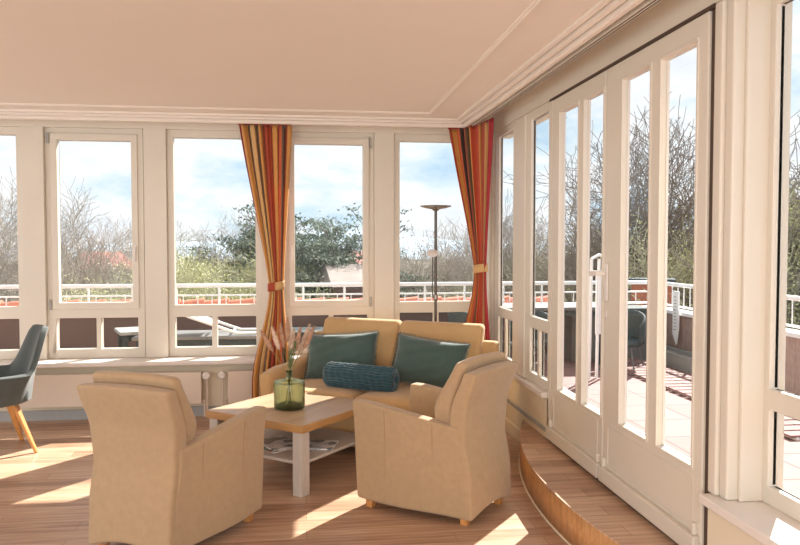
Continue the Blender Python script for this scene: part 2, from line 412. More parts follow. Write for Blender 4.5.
WCOUNT = [0]
def window_unit(fn, u0, u1, z0, z1, up, lows, sash, handle_u=None, hinge_u=None, dep=0.08, gl=0.04, name=None):
    """fixed frame, optional sash over the upper light, panes, handle; fn(u,d,z), d=0 at the inner frame face"""
    WCOUNT[0] += 1
    w = struct(empty('window_%d' % WCOUNT[0], fn((u0 + u1) / 2, 0, z0)))
    def loc(mb_): # geometry is made in world space; move under the empty
        mb_.v = [(v[0] - w.location[0], v[1] - w.location[1], v[2] - w.location[2]) for v in mb_.v]; return mb_
    if sash:
        sh = (up[0] - .055, up[1] + .055, up[2] - .06, up[3] + .06)
        fr = MB(); holed(fr, u0, u1, z0, z1, [(sh[0] + .02, sh[1] - .02, sh[2] + .02, sh[3] - .02)] + lows, 0.0, dep, fn)
        loc(fr).build('window_frame', 'frame', w, bevel=.005)
        s_ = MB(); holed(s_, sh[0], sh[1], sh[2], sh[3], [tuple(up)], -.018, dep - .01, fn)
        so_ = loc(s_).build('sash', 'frame', w, bevel=.008, seg=3)
        if handle_u is not None:
            h = MB(); zc = up[2] + .46
            p = lambda u, d, z: fn(u, d, z)
            def hb(a0, a1, d0, d1, b0, b1):
                vs = [p(a, d, z) for a in (a0, a1) for d in (d0, d1) for z in (b0, b1)]
                h.add(vs, [(0, 1, 3, 2), (4, 6, 7, 5), (0, 4, 5, 1), (2, 3, 7, 6), (0, 2, 6, 4), (1, 5, 7, 3)])
            hb(handle_u - .013, handle_u + .013, -.026, -.018, zc - .035, zc + .035)
            hb(handle_u - .008, handle_u + .008, -.05, -.026, zc + .0, zc + .016)
            hb(handle_u - .010, handle_u + .010, -.062, -.048, zc - .105, zc + .02)
            loc(h).build('window_handle', 'pvc', w, bevel=.004)
        if hinge_u is not None:
            for zz in (sh[2] + .0, sh[3] - .09):
                h = MB(); a = fn(hinge_u, -.02, zz); b = fn(hinge_u, -.02, zz + .09)
                h.tube([a, b], .008, 10)
                loc(h).build('hinge', 'greytrim', w)
    else:
        fr = MB(); holed(fr, u0, u1, z0, z1, [tuple(up)] + lows, 0.0, dep, fn)
        loc(fr).build('window_frame', 'frame', w, bevel=.005)
    for (a, b, c, d) in [tuple(up)] + lows:
        g = MB(); vs = [fn(u, dd, z) for u in (a - .006, b + .006) for dd in (gl, gl + .006) for z in (c - .006, d + .006)]
        g.add(vs, [(0, 1, 3, 2), (4, 6, 7, 5), (0, 4, 5, 1), (2, 3, 7, 6), (0, 2, 6, 4), (1, 5, 7, 3)])
        loc(g).build('glass_pane', 'glass', w)
        bd = MB(); holed(bd, a - .012, b + .012, c - .012, d + .012, [(a, b, c, d)], gl + .008, gl + .02, fn)
        loc(bd).build('glazing_bead', 'pvc', w)
    return w
FB = BACK(6.76)
def back_window(a, sash, left_handle):
    b = a + .81
    if sash:
        up = (a + .10, b - .10, .985, 2.38)
        lows = [(a + .07, a + .40, .58, .85), (a + .44, b - .06, .58, .85)]
        hu = (a + .072) if left_handle else (b - .072)
        hi = (b - .03) if left_handle else (a + .03)
        return window_unit(FB, a, b, .50, 2.487, up, lows, True, hu, hi)
    up = (a + .055, b - .055, .955, 2.42)
    lows = [(a + .055, a + .37, .58, .85), (a + .415, b - .055, .58, .85)]
    return window_unit(FB, a, b, .50, 2.487, up, lows, False)
back_window(-4.18, True, False)
back_window(-3.19, False, False)
back_window(-2.20, True, False)
back_window(-1.19, False, False)
back_window(-0.19, True, True)
w = window_unit(FB, .80, 1.60, .50, 2.487, (.855, 1.55, .965, 2.42), [(.855, 1.17, .58, .865), (1.215, 1.55, .58, .865)], False)

# ---- right wall
mb = MB(); mb.box(1.60, 1.84, 4.79, 6.62, -0.15, .462); mb.box(1.60, 1.84, 0.3, 2.79, -0.15, .462)
struct(mb.build('wall_right', 'cream'))
struct(MB().box(1.60, 1.84, 0.3, 6.62, 2.44, 2.62).build('wall_right_header', 'frame'))
struct(MB().box(1.60, 1.68, 5.36, 5.67, .50, 2.44).build('trim_20', 'frame', bevel=.012, seg=3))
struct(MB().box(1.60, 1.68, 6.28, 6.36, .50, 2.44).build('trim_21', 'frame'))
struct(MB().box(1.60, 1.67, 4.745, 4.81, .19, 2.44).build('trim_22', 'frame', bevel=.004))
mb = MB(); mb.box(1.60, 1.84, 2.74, 2.80, .50, 2.44); mb.box(1.615, 1.84, 2.685, 2.74, .50, 2.44)
struct(mb.build('trim_23', 'frame', bevel=.010, seg=3))
struct(MB().box(1.66, 1.84, 2.665, 2.687, .50, 2.44).build('trim_24', 'frame', bevel=.006))
struct(MB().box(1.60, 1.84, 1.50, 1.70, .50, 2.44).build('trim_25', 'frame', bevel=.010))
struct(MB().box(1.60, 1.84, 0.30, 0.52, .50, 2.44).build('trim_26', 'frame', bevel=.010))
struct(MB().box(1.565, 1.66, 4.815, 6.50, .462, .50).build('trim_7', 'pvc', bevel=.006))
struct(MB().box(1.555, 1.80, 0.30, 2.785, .462, .50).build('trim_8', 'pvc', bevel=.008, seg=3))
FR = RIGHT(1.615)
window_unit(FR, 4.81, 5.36, .50, 2.44, (4.85, 5.255, .975, 2.385), [(4.85, 5.035, .57, .89), (5.075, 5.255, .57, .89)], False, gl=.014, dep=.04)
window_unit(FR, 5.67, 6.28, .50, 2.44, (5.705, 6.16, .965, 2.385), [(5.705, 5.915, .57, .885), (5.95, 6.16, .57, .885)], False, gl=.014, dep=.04)
FR2 = RIGHT(1.75)
window_unit(FR2, 1.70, 2.70, .50, 2.44, (1.77, 2.632, .945, 2.39), [(1.77, 2.632, .57, .865)], False, gl=.014, dep=.04)
window_unit(FR2, .52, 1.50, .50, 2.44, (.59, 1.43, .945, 2.39), [(.59, 1.43, .57, .865)], False, gl=.014, dep=.04)
struct(MB().box(1.585, 1.60, 5.36, 6.605, 0.0, .10).build('baseboard_right', 'cream', bevel=.004))
struct(MB().box(1.585, 1.60, 1.0, 2.24, 0.0, .10).build('baseboard_right_near', 'cream', bevel=.004))
# slim grey service strip in the wall left of the doors
t = MB(); t.box(1.588, 1.60, 4.82, 5.97, .235, .262)
st = tag(t.build('cable_duct', 'greytrim', bevel=.002), 'slim grey cable duct along the cream wall above the step', 'cable duct')
MB().box(1.584, 1.589, 5.90, 5.965, .238, .259).build('end_cap', 'slot', st)

# ---- terrace doors
def door(n, y0, y1, panes, handle_side):
    d = struct(empty('door_%d' % n, (1.60, (y0 + y1) / 2, .20)))
    ox, oy, oz = d.location
    F = lambda u, dd, z: (1.60 + dd - ox, u - oy, z - oz)
    fr = MB(); holed(fr, y0 + .004, y1 - .004, .20, 2.425, panes + [], 0.0, .036, F)
    fr.build('door_leaf', 'frame', d, bevel=.006)
    for (a, b, c, e) in panes:
        g = MB(); vs = [F(u, dd, z) for u in (a - .006, b + .006) for dd in (.016, .022) for z in (c - .006, e + .006)]
        g.add(vs, [(0, 1, 3, 2), (4, 6, 7, 5), (0, 4, 5, 1), (2, 3, 7, 6), (0, 2, 6, 4), (1, 5, 7, 3)]); g.build('glass_pane', 'glass', d)
        bd = MB(); holed(bd, a - .01, b + .01, c - .01, e + .01, [(a + .004, b - .004, c + .004, e - .004)], .024, .036, F)
        bd.build('glazing_bead', 'pvc', d)
        iv = MB(); holed(iv, a - .016, b + .016, c - .016, e + .016, [(a - .001, b + .001, c - .001, e + .001)], -.006, .004, F)
        iv.build('pane_moulding', 'frame', d, bevel=.003)
    # recessed lower panel outline, and kick board with raised ends
    pm = MB(); holed(pm, y0 + .07, y1 - .07, .31, .525, [(y0 + .076, y1 - .076, .316, .519)], -.003, .002, F)
    pm.build('panel_moulding', 'frame', d)
    kb = MB(); kb.box(1.57 - ox, 1.602 - ox, y0 + .012 - oy, y1 - .012 - oy, .215 - oz, .295 - oz)
    for yy in (y0 + .03, y1 - .05): kb.box(1.58 - ox, 1.602 - ox, yy - oy, yy + .02 - oy, .295 - oz, .345 - oz)
    kb.build('kick_board', 'frame', d, bevel=.006)
    return d
D1 = door(1, 3.865, 4.742, [(3.893, 4.174, .562, 2.325), (4.27, 4.593, .562, 2.325)], 0)
D2 = door(2, 2.836, 3.865, [(2.924, 3.233, .572, 2.325), (3.344, 3.647, .572, 2.325)], 1)
hp = MB(); hp.box(-.012, 0, -.022, .022, -.13, .07); hp.box(-.05, -.012, -.012, .012, .005, .03); hp.box(-.065, -.048, -.012, .10, .003, .032)
h = hp.build('door_handle', 'pvc', D2, bevel=.005); h.location = (0, 3.825 - D2.location[1], 1.32 - .20)
hp = MB(); hp.box(-.008, 0, -.012, .012, -.02, .02)
hh = hp.build('door_lock', 'pvc', D2, bevel=.003); hh.location = (0, 3.825 - D2.location[1], 1.12 - .20)
mb = MB(); mb.box(1.612, 1.66, 2.80, 2.838, .20, 2.43); mb.box(1.598, 1.66, 2.80, 4.80, 2.425, 2.441)
struct(mb.build('trim_27', 'seal'))
struct(MB().box(1.60, 1.84, 2.795, 4.81, -.10, .20).build('trim_28', 'slot'))

# ---- curved step below the doors
def arc_x(y): return 1.29 + (4.03 - math.sqrt(max(0, 4.03 ** 2 - (y - 3.80) ** 2)))
ys = [2.25 + i * (5.35 - 2.25) / 48 for i in range(49)]
poly = [(arc_x(y), y) for y in ys]
pt = struct(empty('step_platform', (1.45, 3.8, 0)))
mb = MB(); mb.prism([(x - 1.45, y - 3.8) for x, y in poly] + [(1.599 - 1.45, 5.351 - 3.8), (1.599 - 1.45, 2.249 - 3.8)], .176, .19)
tp = mb.build('step_top', 'floor', pt)
mb = MB(); mb.grid(48, 1, lambda u, v: (arc_x(2.25 + u * 3.1) + .004 - 1.45, 2.25 + u * 3.1 - 3.8, .002 + v * .18))
mb.build('step_riser', 'riser', pt, solid=.008, smooth=True)
mb = MB(); mb.tube([(x - .004 - 1.45, y - 3.8, .006) for x, y in poly], .006, 6)
mb.build('step_edge_bead', 'cream', pt)

# ================================================================== RADIATORS
def radiator(x0, x1, valve_side, lab):
    r = tag(empty('radiator', ((x0 + x1) / 2, 6.55, .11)), lab, 'radiator', 'radiators under the back windows')
    w = (x1 - x0) / 2
    MB().box(-w, w, -.03, -.018, .015, .29).build('front_panel', 'radiator', r, bevel=.005)
    MB().box(-w, w, .02, .032, .015, .29).build('rear_panel', 'radiator', r, bevel=.005)
    g = MB(); g.box(-w + .01, w - .01, -.018, .02, .03, .275)
    g.build('convector_fins', 'radiator', r)
    cv = MB(); n = int((x1 - x0) / .03)
    for k in range(n): cv.box(-w + .01 + k * .03, -w + .028 + k * .03, -.02, .022, .276, .284)
    cv.build('top_grille', 'radiator', r)
    s = 1 if valve_side > 0 else -1
    xv = s * (w + .045)
    vp = MB(); vp.tube([(s * w, 0, .26), (xv, 0, .26)], .009, 10); vp.tube([(xv, 0, .265), (xv, 0, -.105)], .0085, 10)
    vp.tube([(s * w, 0, .04), (xv - s * .022, 0, .04), (xv - s * .022, 0, -.105)], .0085, 10)
    vp.build('pipework', 'radiator', r, smooth=True)
    kn = MB(); mt = Matrix.Translation((xv, -.015, .26)) @ Matrix.Rotation(R(90), 4, 'X')
    kn.lathe([(.015, 0), (.028, .004), (.034, .012), (.034, .04), (.028, .048), (.018, .05), (.010, .047), (0.0, .047)], 20, mtx=mt)
    kn.build('thermostat_valve', 'pvc', r, smooth=True)
    for xb in (-w + .15, w - .15):
        MB().box(xb - .015, xb + .015, .03, .058, .05, .25).build('bracket', 'radiator', r)
    return r
radiator(-2.35, -.885, 1, 'long flat white radiator behind the left armchair, valve at its right end')
radiator(-.665, 0.95, -1, 'flat white radiator behind the sofa, valve at its left end')
radiator(-4.3, -2.55, -1, 'flat white radiator at the left edge behind the grey chair')

# ================================================================== CURTAINS
def lerp(a, b, t): return a + (b - a) * t
def bez(p, t):
    a, b, c = [Vector(q) for q in p]
    return a * (1 - t) ** 2 + b * 2 * t * (1 - t) + c * t * t
def smooth(t): t = max(0, min(1, t)); return t * t * (3 - 2 * t)
def curtain(name, top, tie, bot, ztop, ztie, zbot, lab, pleats, su, nrm, uoff=0.0, bandc=(.50, .28), cloth='curtain'):
    c = tag(empty(name, (tie[1][0], tie[1][1], zbot)), lab, 'curtain', 'striped curtains')
    base = Vector(c.location); NV, NU = 70, 150
    nv = Vector(nrm).normalized()
    mb = MB()
    def f(s, t):
        z = lerp(ztop, zbot, t); 
        if z >= ztie:
            q = (ztop - z) / (ztop - ztie); P = bez(top, s).lerp(bez(tie, s), q * .8 + .2 * smooth(q))
            amp = lerp(.028, .018, q)
        else:
            q = (ztie - z) / (ztie - zbot); k = smooth(min(1, q * 1.3)); P = bez(tie, s).lerp(bez(bot, s), k)
            amp = lerp(.018, .030, smooth(q * 2))
        ph = 2 * math.pi * pleats * s
        wob = math.sin(ph + .5 * math.sin(ph * .37 + 3 * t)) + .3 * math.sin(2.3 * ph + 1.3)
        tang = Vector((nv.y, -nv.x, 0))
        p3 = Vector((P.x, P.y, z)) + Vector((nv.x, nv.y, 0)) * amp * wob + tang * (.25 * amp * math.cos(ph * 1.0))
        return p3 - base
    mb.grid(NU, NV, f)
    cl = mb.build('curtain_cloth', cloth, c, smooth=False, solid=.003)
    me = cl.data; me.polygons.foreach_set('use_smooth', [True] * len(me.polygons))
    uv = me.uv_layers.new(name='UVMap')
    for lp in me.loops:
        i = lp.vertex_index % (NU + 1); j = lp.vertex_index // (NU + 1)
        uv.data[lp.index].uv = (uoff + su * i / NU, j / NV)
    # tie-back band
    tb = MB(); ctr = (bez(tie, 0) + bez(tie, 1)) / 2; ax = (bez(tie, 1) - bez(tie, 0)); hw = ax.length / 2 + .008; ax.normalize()
    ay = Vector((-ax.y, ax.x, 0)) if len(ax) == 3 else Vector((-ax[1], ax[0]))
    def g(u, v):
        a = 2 * math.pi * u; zz = ztie - .035 + v * .07 + .012 * math.cos(a)
        x = ctr.x + ax.x * hw * math.cos(a) + ay.x * .045 * math.sin(a); y = ctr.y + ax.y * hw * math.cos(a) + ay.y * .045 * math.sin(a)
        return Vector((x, y, zz)) - base
    tb.grid(40, 3, g, close_u=True)
    tbo = tb.build('tie_back', 'curtain', c, solid=.006)
    me = tbo.data; me.polygons.foreach_set('use_smooth', [True] * len(me.polygons)); uv = me.uv_layers.new(name='UVMap')
    for lp in me.loops:
        i = lp.vertex_index % 40
        uv.data[lp.index].uv = (bandc[0] if 12 < i <= 29 else bandc[1], 0)
    # heading tape
    ht = MB(); ht.grid(60, 1, lambda u, v: Vector((bez(top, u).x, bez(top, u).y, ztop - .0 - .012 * v + .012)) - base)
    ht.build('heading_tape', 'curtain', c, solid=.012)
    return c
curtain('curtain', [(-.55, 6.43), (-.33, 6.43), (-.11, 6.43)], [(-.305, 6.42), (-.245, 6.42), (-.185, 6.42)], [(-.46, 6.40), (-.30, 6.40), (-.13, 6.40)],
        2.488, 1.135, .03, 'striped rust, gold and taupe curtain tied back beside the left half of the sofa', 7, .98, (0, 1), 0.0)
curtain('curtain', [(1.23, 6.42), (1.44, 6.42), (1.49, 5.86)], [(1.42, 6.17), (1.45, 6.15), (1.485, 6.06)], [(1.30, 6.38), (1.43, 6.27), (1.50, 5.93)],
        2.484, 1.285, .03, 'striped rust, gold and taupe curtain tied back in the corner behind the floor lamp', 7, .99, (.7, .7), .0, (.28, .28), 'curtain_corner')

# ================================================================== ARMCHAIRS
def pw(pts, z):
    if z <= pts[0][0]: return pts[0][1]
    for (a, va), (b, vb) in zip(pts, pts[1:]):
        if z <= b: return lerp(va, vb, smooth((z - a) / (b - a)) * .5 + .5 * (z - a) / (b - a))
    return pts[-1][1]
YB = [(.03, -.35), (.25, -.34), (.45, -.305), (.62, -.315), (.835, -.385)]
WB = [(.03, .240), (.45, .243), (.835, .268)]
def make_armchair(label):
    t = tag(empty('armchair'), label, 'armchair', 'tan suede armchairs')
    # curved outer back
    b = MB()
    def fb(u, v, w):
        z0 = .055 + .035 * math.sin(math.pi * u) ** 1.0 if w < .5 else 0
        z = lerp(.035, .835, w); zz = z + (1 - w) ** 4 * .05 * math.sin(math.pi * u)
        th = lerp(.14, .075, w)
        x = (2 * u - 1) * pw(WB, z)
        bow = .018 * (1 - (2 * u - 1) ** 2)
        zz -= w ** 6 * .012 * (2 * u - 1) ** 2
        return Vector((x, pw(YB, z) - bow + (th + bow) * v, zz))
    b.dbox(14, 2, 24, fb)
    b.build('outer_back', 'suede', t, bevel=.015, seg=3, angle=50)
    for s in (-1, 1):
        a = MB()
        def fa(u, v, w):
            y = lerp(-.285, .365, v)
            top = .53 + .085 * smooth((y + .29) / .62) ** .9
            z = lerp(lerp(.035, .055, v), top, w)
            y2 = y
            if v == 0: y2 = max(pw(YB, z) + .03, -.36)
            else: y2 = lerp(max(pw(YB, z) + .03, -.36), .365 + .012 * math.sin(w * 3) - .012 + .02 * w ** 4, v)
            xo = pw(WB, z) + (.325 - .250) * smooth((y + .29) / .5) + .012 * w ** 3
            bulge = .006 * math.sin(math.pi * w) * math.sin(math.pi * v)
            x = xo + bulge - (1 - u) * .085
            return Vector((s * x, y2, z))
        a.dbox(2, 16, 12, fa)
        arm = a.build('armrest', 'suede', t, bevel=.02, seg=4, angle=50)
        for yv in (-.16, .13):
            sm = MB(); pts = []
            for k in range(12):
                w = k / 11; y = lerp(-.285, .365, (yv + .33) / .69)
                top = .53 + .085 * smooth((y + .29) / .62) ** .9; z = lerp(.07, top - .01, w)
                x = pw(WB, z) + .075 * smooth((y + .29) / .5) + .012 * w ** 3 + .006 * math.sin(math.pi * w) * math.sin(math.pi * (y + .285) / .65) 
                pts.append((s * (x + .0005), y, z))
            sm.tube(pts, .0012, 5)
            sm.build('piping_seam', 'seam', arm)
    sk = MB()
    def fs(u, v, w): return Vector(((2 * u - 1) * .225, lerp(-.22, .335, v), lerp(.07, .29, w)))
    sk.dbox(4, 4, 2, fs); sk.build('seat_base', 'suede', t, bevel=.012)
    c = MB()
    def fc(u, v, w):
        crown = .03 * (1 - (2 * u - 1) ** 4) * (1 - (2 * v - 1) ** 4)
        return Vector(((2 * u - 1) * .230, lerp(-.19, .355, v), lerp(.285, .405, w) + (crown if w > .5 else 0)))
    c.dbox(12, 12, 2, fc); c.build('seat_cushion', 'suede', t, bevel=.03, seg=4, angle=40)
    bc = MB()
    def fbc(u, v, w):
        z = lerp(.40, .885, w); x = (2 * u - 1) * (pw([(.40, .20), (.55, .215), (.62, .240), (.885, .246)], z))
        y0 = pw([(.40, -.225), (.62, -.225), (.885, -.318)], z)
        th = lerp(.15, .07, w)
        bulge = .015 * (1 - (2 * u - 1) ** 4) * math.sin(math.pi * min(1, w + .1))
        zz = z - .012 * w ** 4 * (2 * u - 1) ** 2
        return Vector((x, y0 + (th + bulge) * v, zz))
    bc.dbox(12, 2, 16, fbc); bc.build('back_cushion', 'suede', t, bevel=.03, seg=4, angle=50)
    for (x, y) in ((-.26, .29), (.26, .29), (-.195, -.285), (.195, -.285)):
        MB().dbox(1, 1, 1, lambda u, v, w: Vector((x + (u - .5) * lerp(.038, .05, w), y + (v - .5) * lerp(.038, .05, w), .0 + w * .085))).build('leg', 'oak', t, bevel=.003)
    return t
A1 = make_armchair('tan suede armchair seen from behind, nearest the grey dining chair')
A1.location = (-.677, 3.928, 0); A1.rotation_euler[2] = R(-28)
A2 = copy_tree(A1); A2['label'] = 'tan suede armchair seen side-on in front of the terrace doors and curved step'
A2.location = (.755, 4.20, 0); A2.rotation_euler[2] = R(48.5)

# ================================================================== SOFA
sf = tag(empty('sofa', (.547, 5.558, 0), R(148)), 'camel two-seat sofa with a split back, standing in the window corner', 'sofa')
b = MB(); b.dbox(10, 3, 4, lambda u, v, w: Vector(((2 * u - 1) * .70, lerp(-.38, .40, v), lerp(.06, .30, w)))); b.build('base', 'sofa', sf, bevel=.02, seg=3)
b = MB(); b.dbox(10, 2, 10, lambda u, v, w: Vector(((2 * u - 1) * .80, lerp(-.40, -.30, v) - .06 * w + .0, lerp(.06, .76, w)))); b.build('outer_back', 'sofa', sf, bevel=.03, seg=3)
for s in (-1, 1):
    a = MB()
    def fa(u, v, w):
        y = lerp(-.42, .40, v); top = .56 + .05 * smooth((-y + .1) / .5) - .03 * smooth((y - .2) / .2)
        z = lerp(.06, top, w)
        return Vector((s * (.685 + .118 * u + .012 * w * w), y, z))
    a.dbox(2, 14, 10, fa); a.build('armrest', 'sofa', sf, bevel=.04, seg=5, angle=40)
    c = MB()
    def fc(u, v, w):
        crown = .025 * (1 - (2 * u - 1) ** 4) * (1 - (2 * v - 1) ** 4)
        return Vector((s * lerp(.003, .682, u), lerp(-.20, .43, v), lerp(.295, .425, w) + (crown if w > .5 else 0)))
    c.dbox(12, 12, 2, fc); c.build('seat_cushion', 'sofa', sf, bevel=.035, seg=4, angle=40)
    c = MB()
    def fbk(u, v, w):
        z = lerp(.41, .885, w); y0 = lerp(-.33, -.46, w); th = lerp(.17, .10, w)
        bulge = .02 * (1 - (2 * u - 1) ** 4) * math.sin(math.pi * min(1, w + .12))
        return Vector((s * lerp(.004, .69, u), y0 + (th + bulge) * v, z))
    c.dbox(12, 2, 14, fbk); c.build('back_cushion', 'sofa', sf, bevel=.035, seg=4, angle=50)
for (x, y) in ((-.72, .33), (.72, .33), (-.72, -.34), (.72, -.34)):
    MB().dbox(1, 1, 1, lambda u, v, w: Vector((x + (u - .5) * .05, y + (v - .5) * .05, w * .08))).build('leg', 'oak', sf, bevel=.003)

# ---- cushions on the sofa
def pillow(label, loc, rot, w, h, th):
    o = tag(empty('throw_pillow', loc), label, 'pillow', 'teal pillows on the sofa'); o.rotation_euler = rot
    m_ = MB()
    def f(side):
        def g(u, v):
            a, b_ = 2 * u - 1, 2 * v - 1
            k = (1 - abs(a) ** 2.6) ** .55 * (1 - abs(b_) ** 2.6) ** .55
            pin = 1 - .07 * (1 - abs(a) ** 2) * abs(b_) ** 3; pin2 = 1 - .06 * (1 - abs(b_) ** 2) * abs(a) ** 3
            wr = .006 * math.sin(9 * a + 5 * b_) * (abs(a * b_)) + .004 * math.sin(14 * b_ - 6 * a) * k
            return Vector((a * w / 2 * pin2, side * (th / 2 * k + wr * (1 if k > .02 else 0)), b_ * h / 2 * pin))
        return g
    m_.grid(28, 24, f(1)); m_.grid(28, 24, f(-1))
    p = m_.build('pillow_cover', 'teal', o, smooth=False)
    me = p.data; bm = bmesh.new(); bm.from_mesh(me); bmesh.ops.remove_doubles(bm, verts=bm.verts, dist=.0008); bmesh.ops.recalc_face_normals(bm, faces=bm.faces); bm.to_mesh(me); bm.free()
    me.polygons.foreach_set('use_smooth', [True] * len(me.polygons))
    fr = MB(); rnd = random.Random(3)
    def edge(a, b_):
        pin = 1 - .07 * (1 - abs(a) ** 2) * abs(b_) ** 3; pin2 = 1 - .06 * (1 - abs(b_) ** 2) * abs(a) ** 3
        return Vector((a * w / 2 * pin2, 0, b_ * h / 2 * pin))
    for k in range(90):
        q = -1 + 2 * k / 89
        for (a, b_, n) in ((q, 1, (0, 0, 1)), (q, -1, (0, 0, -1)), (1, q, (1, 0, 0)), (-1, q, (-1, 0, 0))):
            e0 = edge(a, b_); e1 = e0 + Vector(n) * .018 + Vector((rnd.uniform(-.004, .004), rnd.uniform(-.006, .006), rnd.uniform(-.004, .004)))
            fr.tube([e0, e1], [.0022, .0012], 3, cap=False)
    fo = fr.build('fringe', 'teal', o)
    return o
# local x along width, local z up, local y thickness; sofa faces R(238)
pillow('teal velvet pillow with fringe leaning on the left back cushion', (.275, 5.80, .625), (R(-20), R(-4), R(-24)), .58, .36, .15)
pillow('teal velvet pillow with fringe leaning on the right back cushion', (.885, 5.35, .630), (R(-20), R(5), R(-33)), .56, .36, .15)
def bolster(loc, rot):
    o = tag(empty('bolster_cushion', loc), 'petrol blue pleated velvet bolster lying across the sofa seat', 'cushion'); o.rotation_euler = rot
    L_, rad = .54, .087; m_ = MB(); prof = []
    NA, NL = 156, 100
    def f(u, v):
        a = 2 * math.pi * u
        x = (v - .5) * L_
        e = min(v, 1 - v) * L_
        rr = rad * (1 - .12 * math.exp(-e / .012)) * (1 + .055 * math.sin(26 * a + .9 * math.sin(34 * x + 2 * a)) + .018 * math.sin(120 * x + 1.5 * math.sin(3 * a)))
        return Vector((x, rr * math.cos(a), rr * math.sin(a)))
    m_.grid(NA, NL, f, close_u=True)
    m_.build('bolster_cover', 'bolster', o, smooth=False).data.polygons.foreach_set('use_smooth', [True] * (NA * NL))
    for s in (-1, 1):
        c = MB()
        def g(u, v):
            a = 2 * math.pi * u + 1.6 * v
            rr = rad * .90 * (1 - v)
            return Vector((s * (L_ / 2 + .012 * math.sin(math.pi * v) - .02 * v ** 3 + .004 * math.sin(26 * a) * (1 - v)), rr * math.cos(a), rr * math.sin(a)))
        c.grid(NA, 10, g, close_u=True)
        q = c.build('gathered_end', 'bolster', o); q.data.polygons.foreach_set('use_smooth', [True] * len(q.data.polygons))
        bt = MB(); bt.lathe([(0, 0), (.012, .002), (.014, .006), (.009, .011), (0, .012)], 14, mtx=Matrix.Translation((s * (L_ / 2 - .018), 0, 0)) @ Matrix.Rotation(s * R(90), 4, 'Y'))
        bt.build('button', 'bolster', o, smooth=True)
    return o
bolster((.395, 5.38, .532), (0, R(1), R(-30)))

# ================================================================== COFFEE TABLE
TB = tag(empty('coffee_table', (-.08, 4.927, 0), R(51)), 'square oak coffee table with whitewashed legs and lower shelf', 'coffee table')
H = .395
def ftop(u, v, w):
    k = 1.0 if w > .3 else .985
    return Vector(((2 * u - 1) * H * k, (2 * v - 1) * H * k, [.382, .40, .43][min(2, int(w * 2 + .01))]))
MB().dbox(1, 1, 2, ftop).build('table_top_edge', 'tableedge', TB, bevel=.003)
MB().box(-H + .004, H - .004, -H + .004, H - .004, .4295, .4325).build('table_top', 'tabletop', TB, bevel=.002)
for sx in (-1, 1):
    for sy in (-1, 1):
        x, y = sx * (H - .052), sy * (H - .052)
        mb = MB(); mb.box(x - .036, x + .036, y - .036, y + .036, 0, .383)
        lg = mb.build('leg', 'tablegrey', TB, bevel=.003)
MB().box(-H + .03, H - .03, -H + .03, H - .03, .185, .205).build('lower_shelf', 'tablegrey', TB, bevel=.003)
def magazine(label, x, y, z, rot, mt, w=.21, h=.28, th=.006):
    o = tag(empty('magazine', (x, y, z), rot), label, 'magazine', 'magazines on the table shelf')
    MB().box(-w / 2 + .001, w / 2 - .001, -h / 2 + .001, h / 2 - .001, .0008, th - .0008).build('pages', 'paper', o)
    c = MB(); c.box(-w / 2, w / 2, -h / 2, h / 2, 0, .0008); c.box(-w / 2, w / 2, -h / 2, h / 2, th - .0008, th); c.box(-w / 2 - .0006, -w / 2, -h / 2, h / 2, 0, th)
    c.build('cover', mt, o)
magazine('bottom magazine of the pile on the shelf, green and red cover', -.19, 4.80, .2055, R(35), M['mag1'])
magazine('middle magazine of the pile on the shelf, white and green edges', -.185, 4.81, .2120, R(48), M['mag1'], th=.008)
magazine('top magazine of the pile on the shelf, grey and white cover', -.18, 4.80, .2205, R(30), M['mag2'])
magazine('single magazine lying right of the pile beside the near table leg', .05, 4.78, .2055, R(75), M['mag2'], th=.01)

# ---- vase with dried grasses
VX, VY = -.105, 4.855
V = tag(empty('glass_vase', (VX, VY, .4325)), 'round green glass bottle vase with a short narrow neck on the coffee table', 'vase')
outer = [(0, 0), (.085, 0), (.097, .006), (.100, .02), (.100, .165), (.096, .178), (.080, .185), (.040, .190), (.022, .200), (.019, .215), (.019, .235), (.024, .242), (.024, .248)]
inner = [(.019, .246), (.014, .235), (.014, .212), (.030, .185), (.078, .180), (.092, .168), (.094, .02), (.085, .010), (0, .010)]
MB().lathe(outer + inner, 48).build('vase_body', 'green_glass', V, smooth=True)
DG = tag(empty('dried_grass_bunch', (VX, VY, .46)), 'bunch of dried pinkish grass plumes standing in the green vase', 'dried flowers')
rnd = random.Random(5)
specs = [(-.175, .02, .50, 1), (-.105, -.03, .525, 0), (-.055, .02, .54, 1), (-.01, -.02, .58, 1), (.03, .03, .50, 0), (.072, -.02, .52, 1), (.13, .02, .53, 0), (.158, -.02, .525, 1), (.10, .04, .44, 0)]
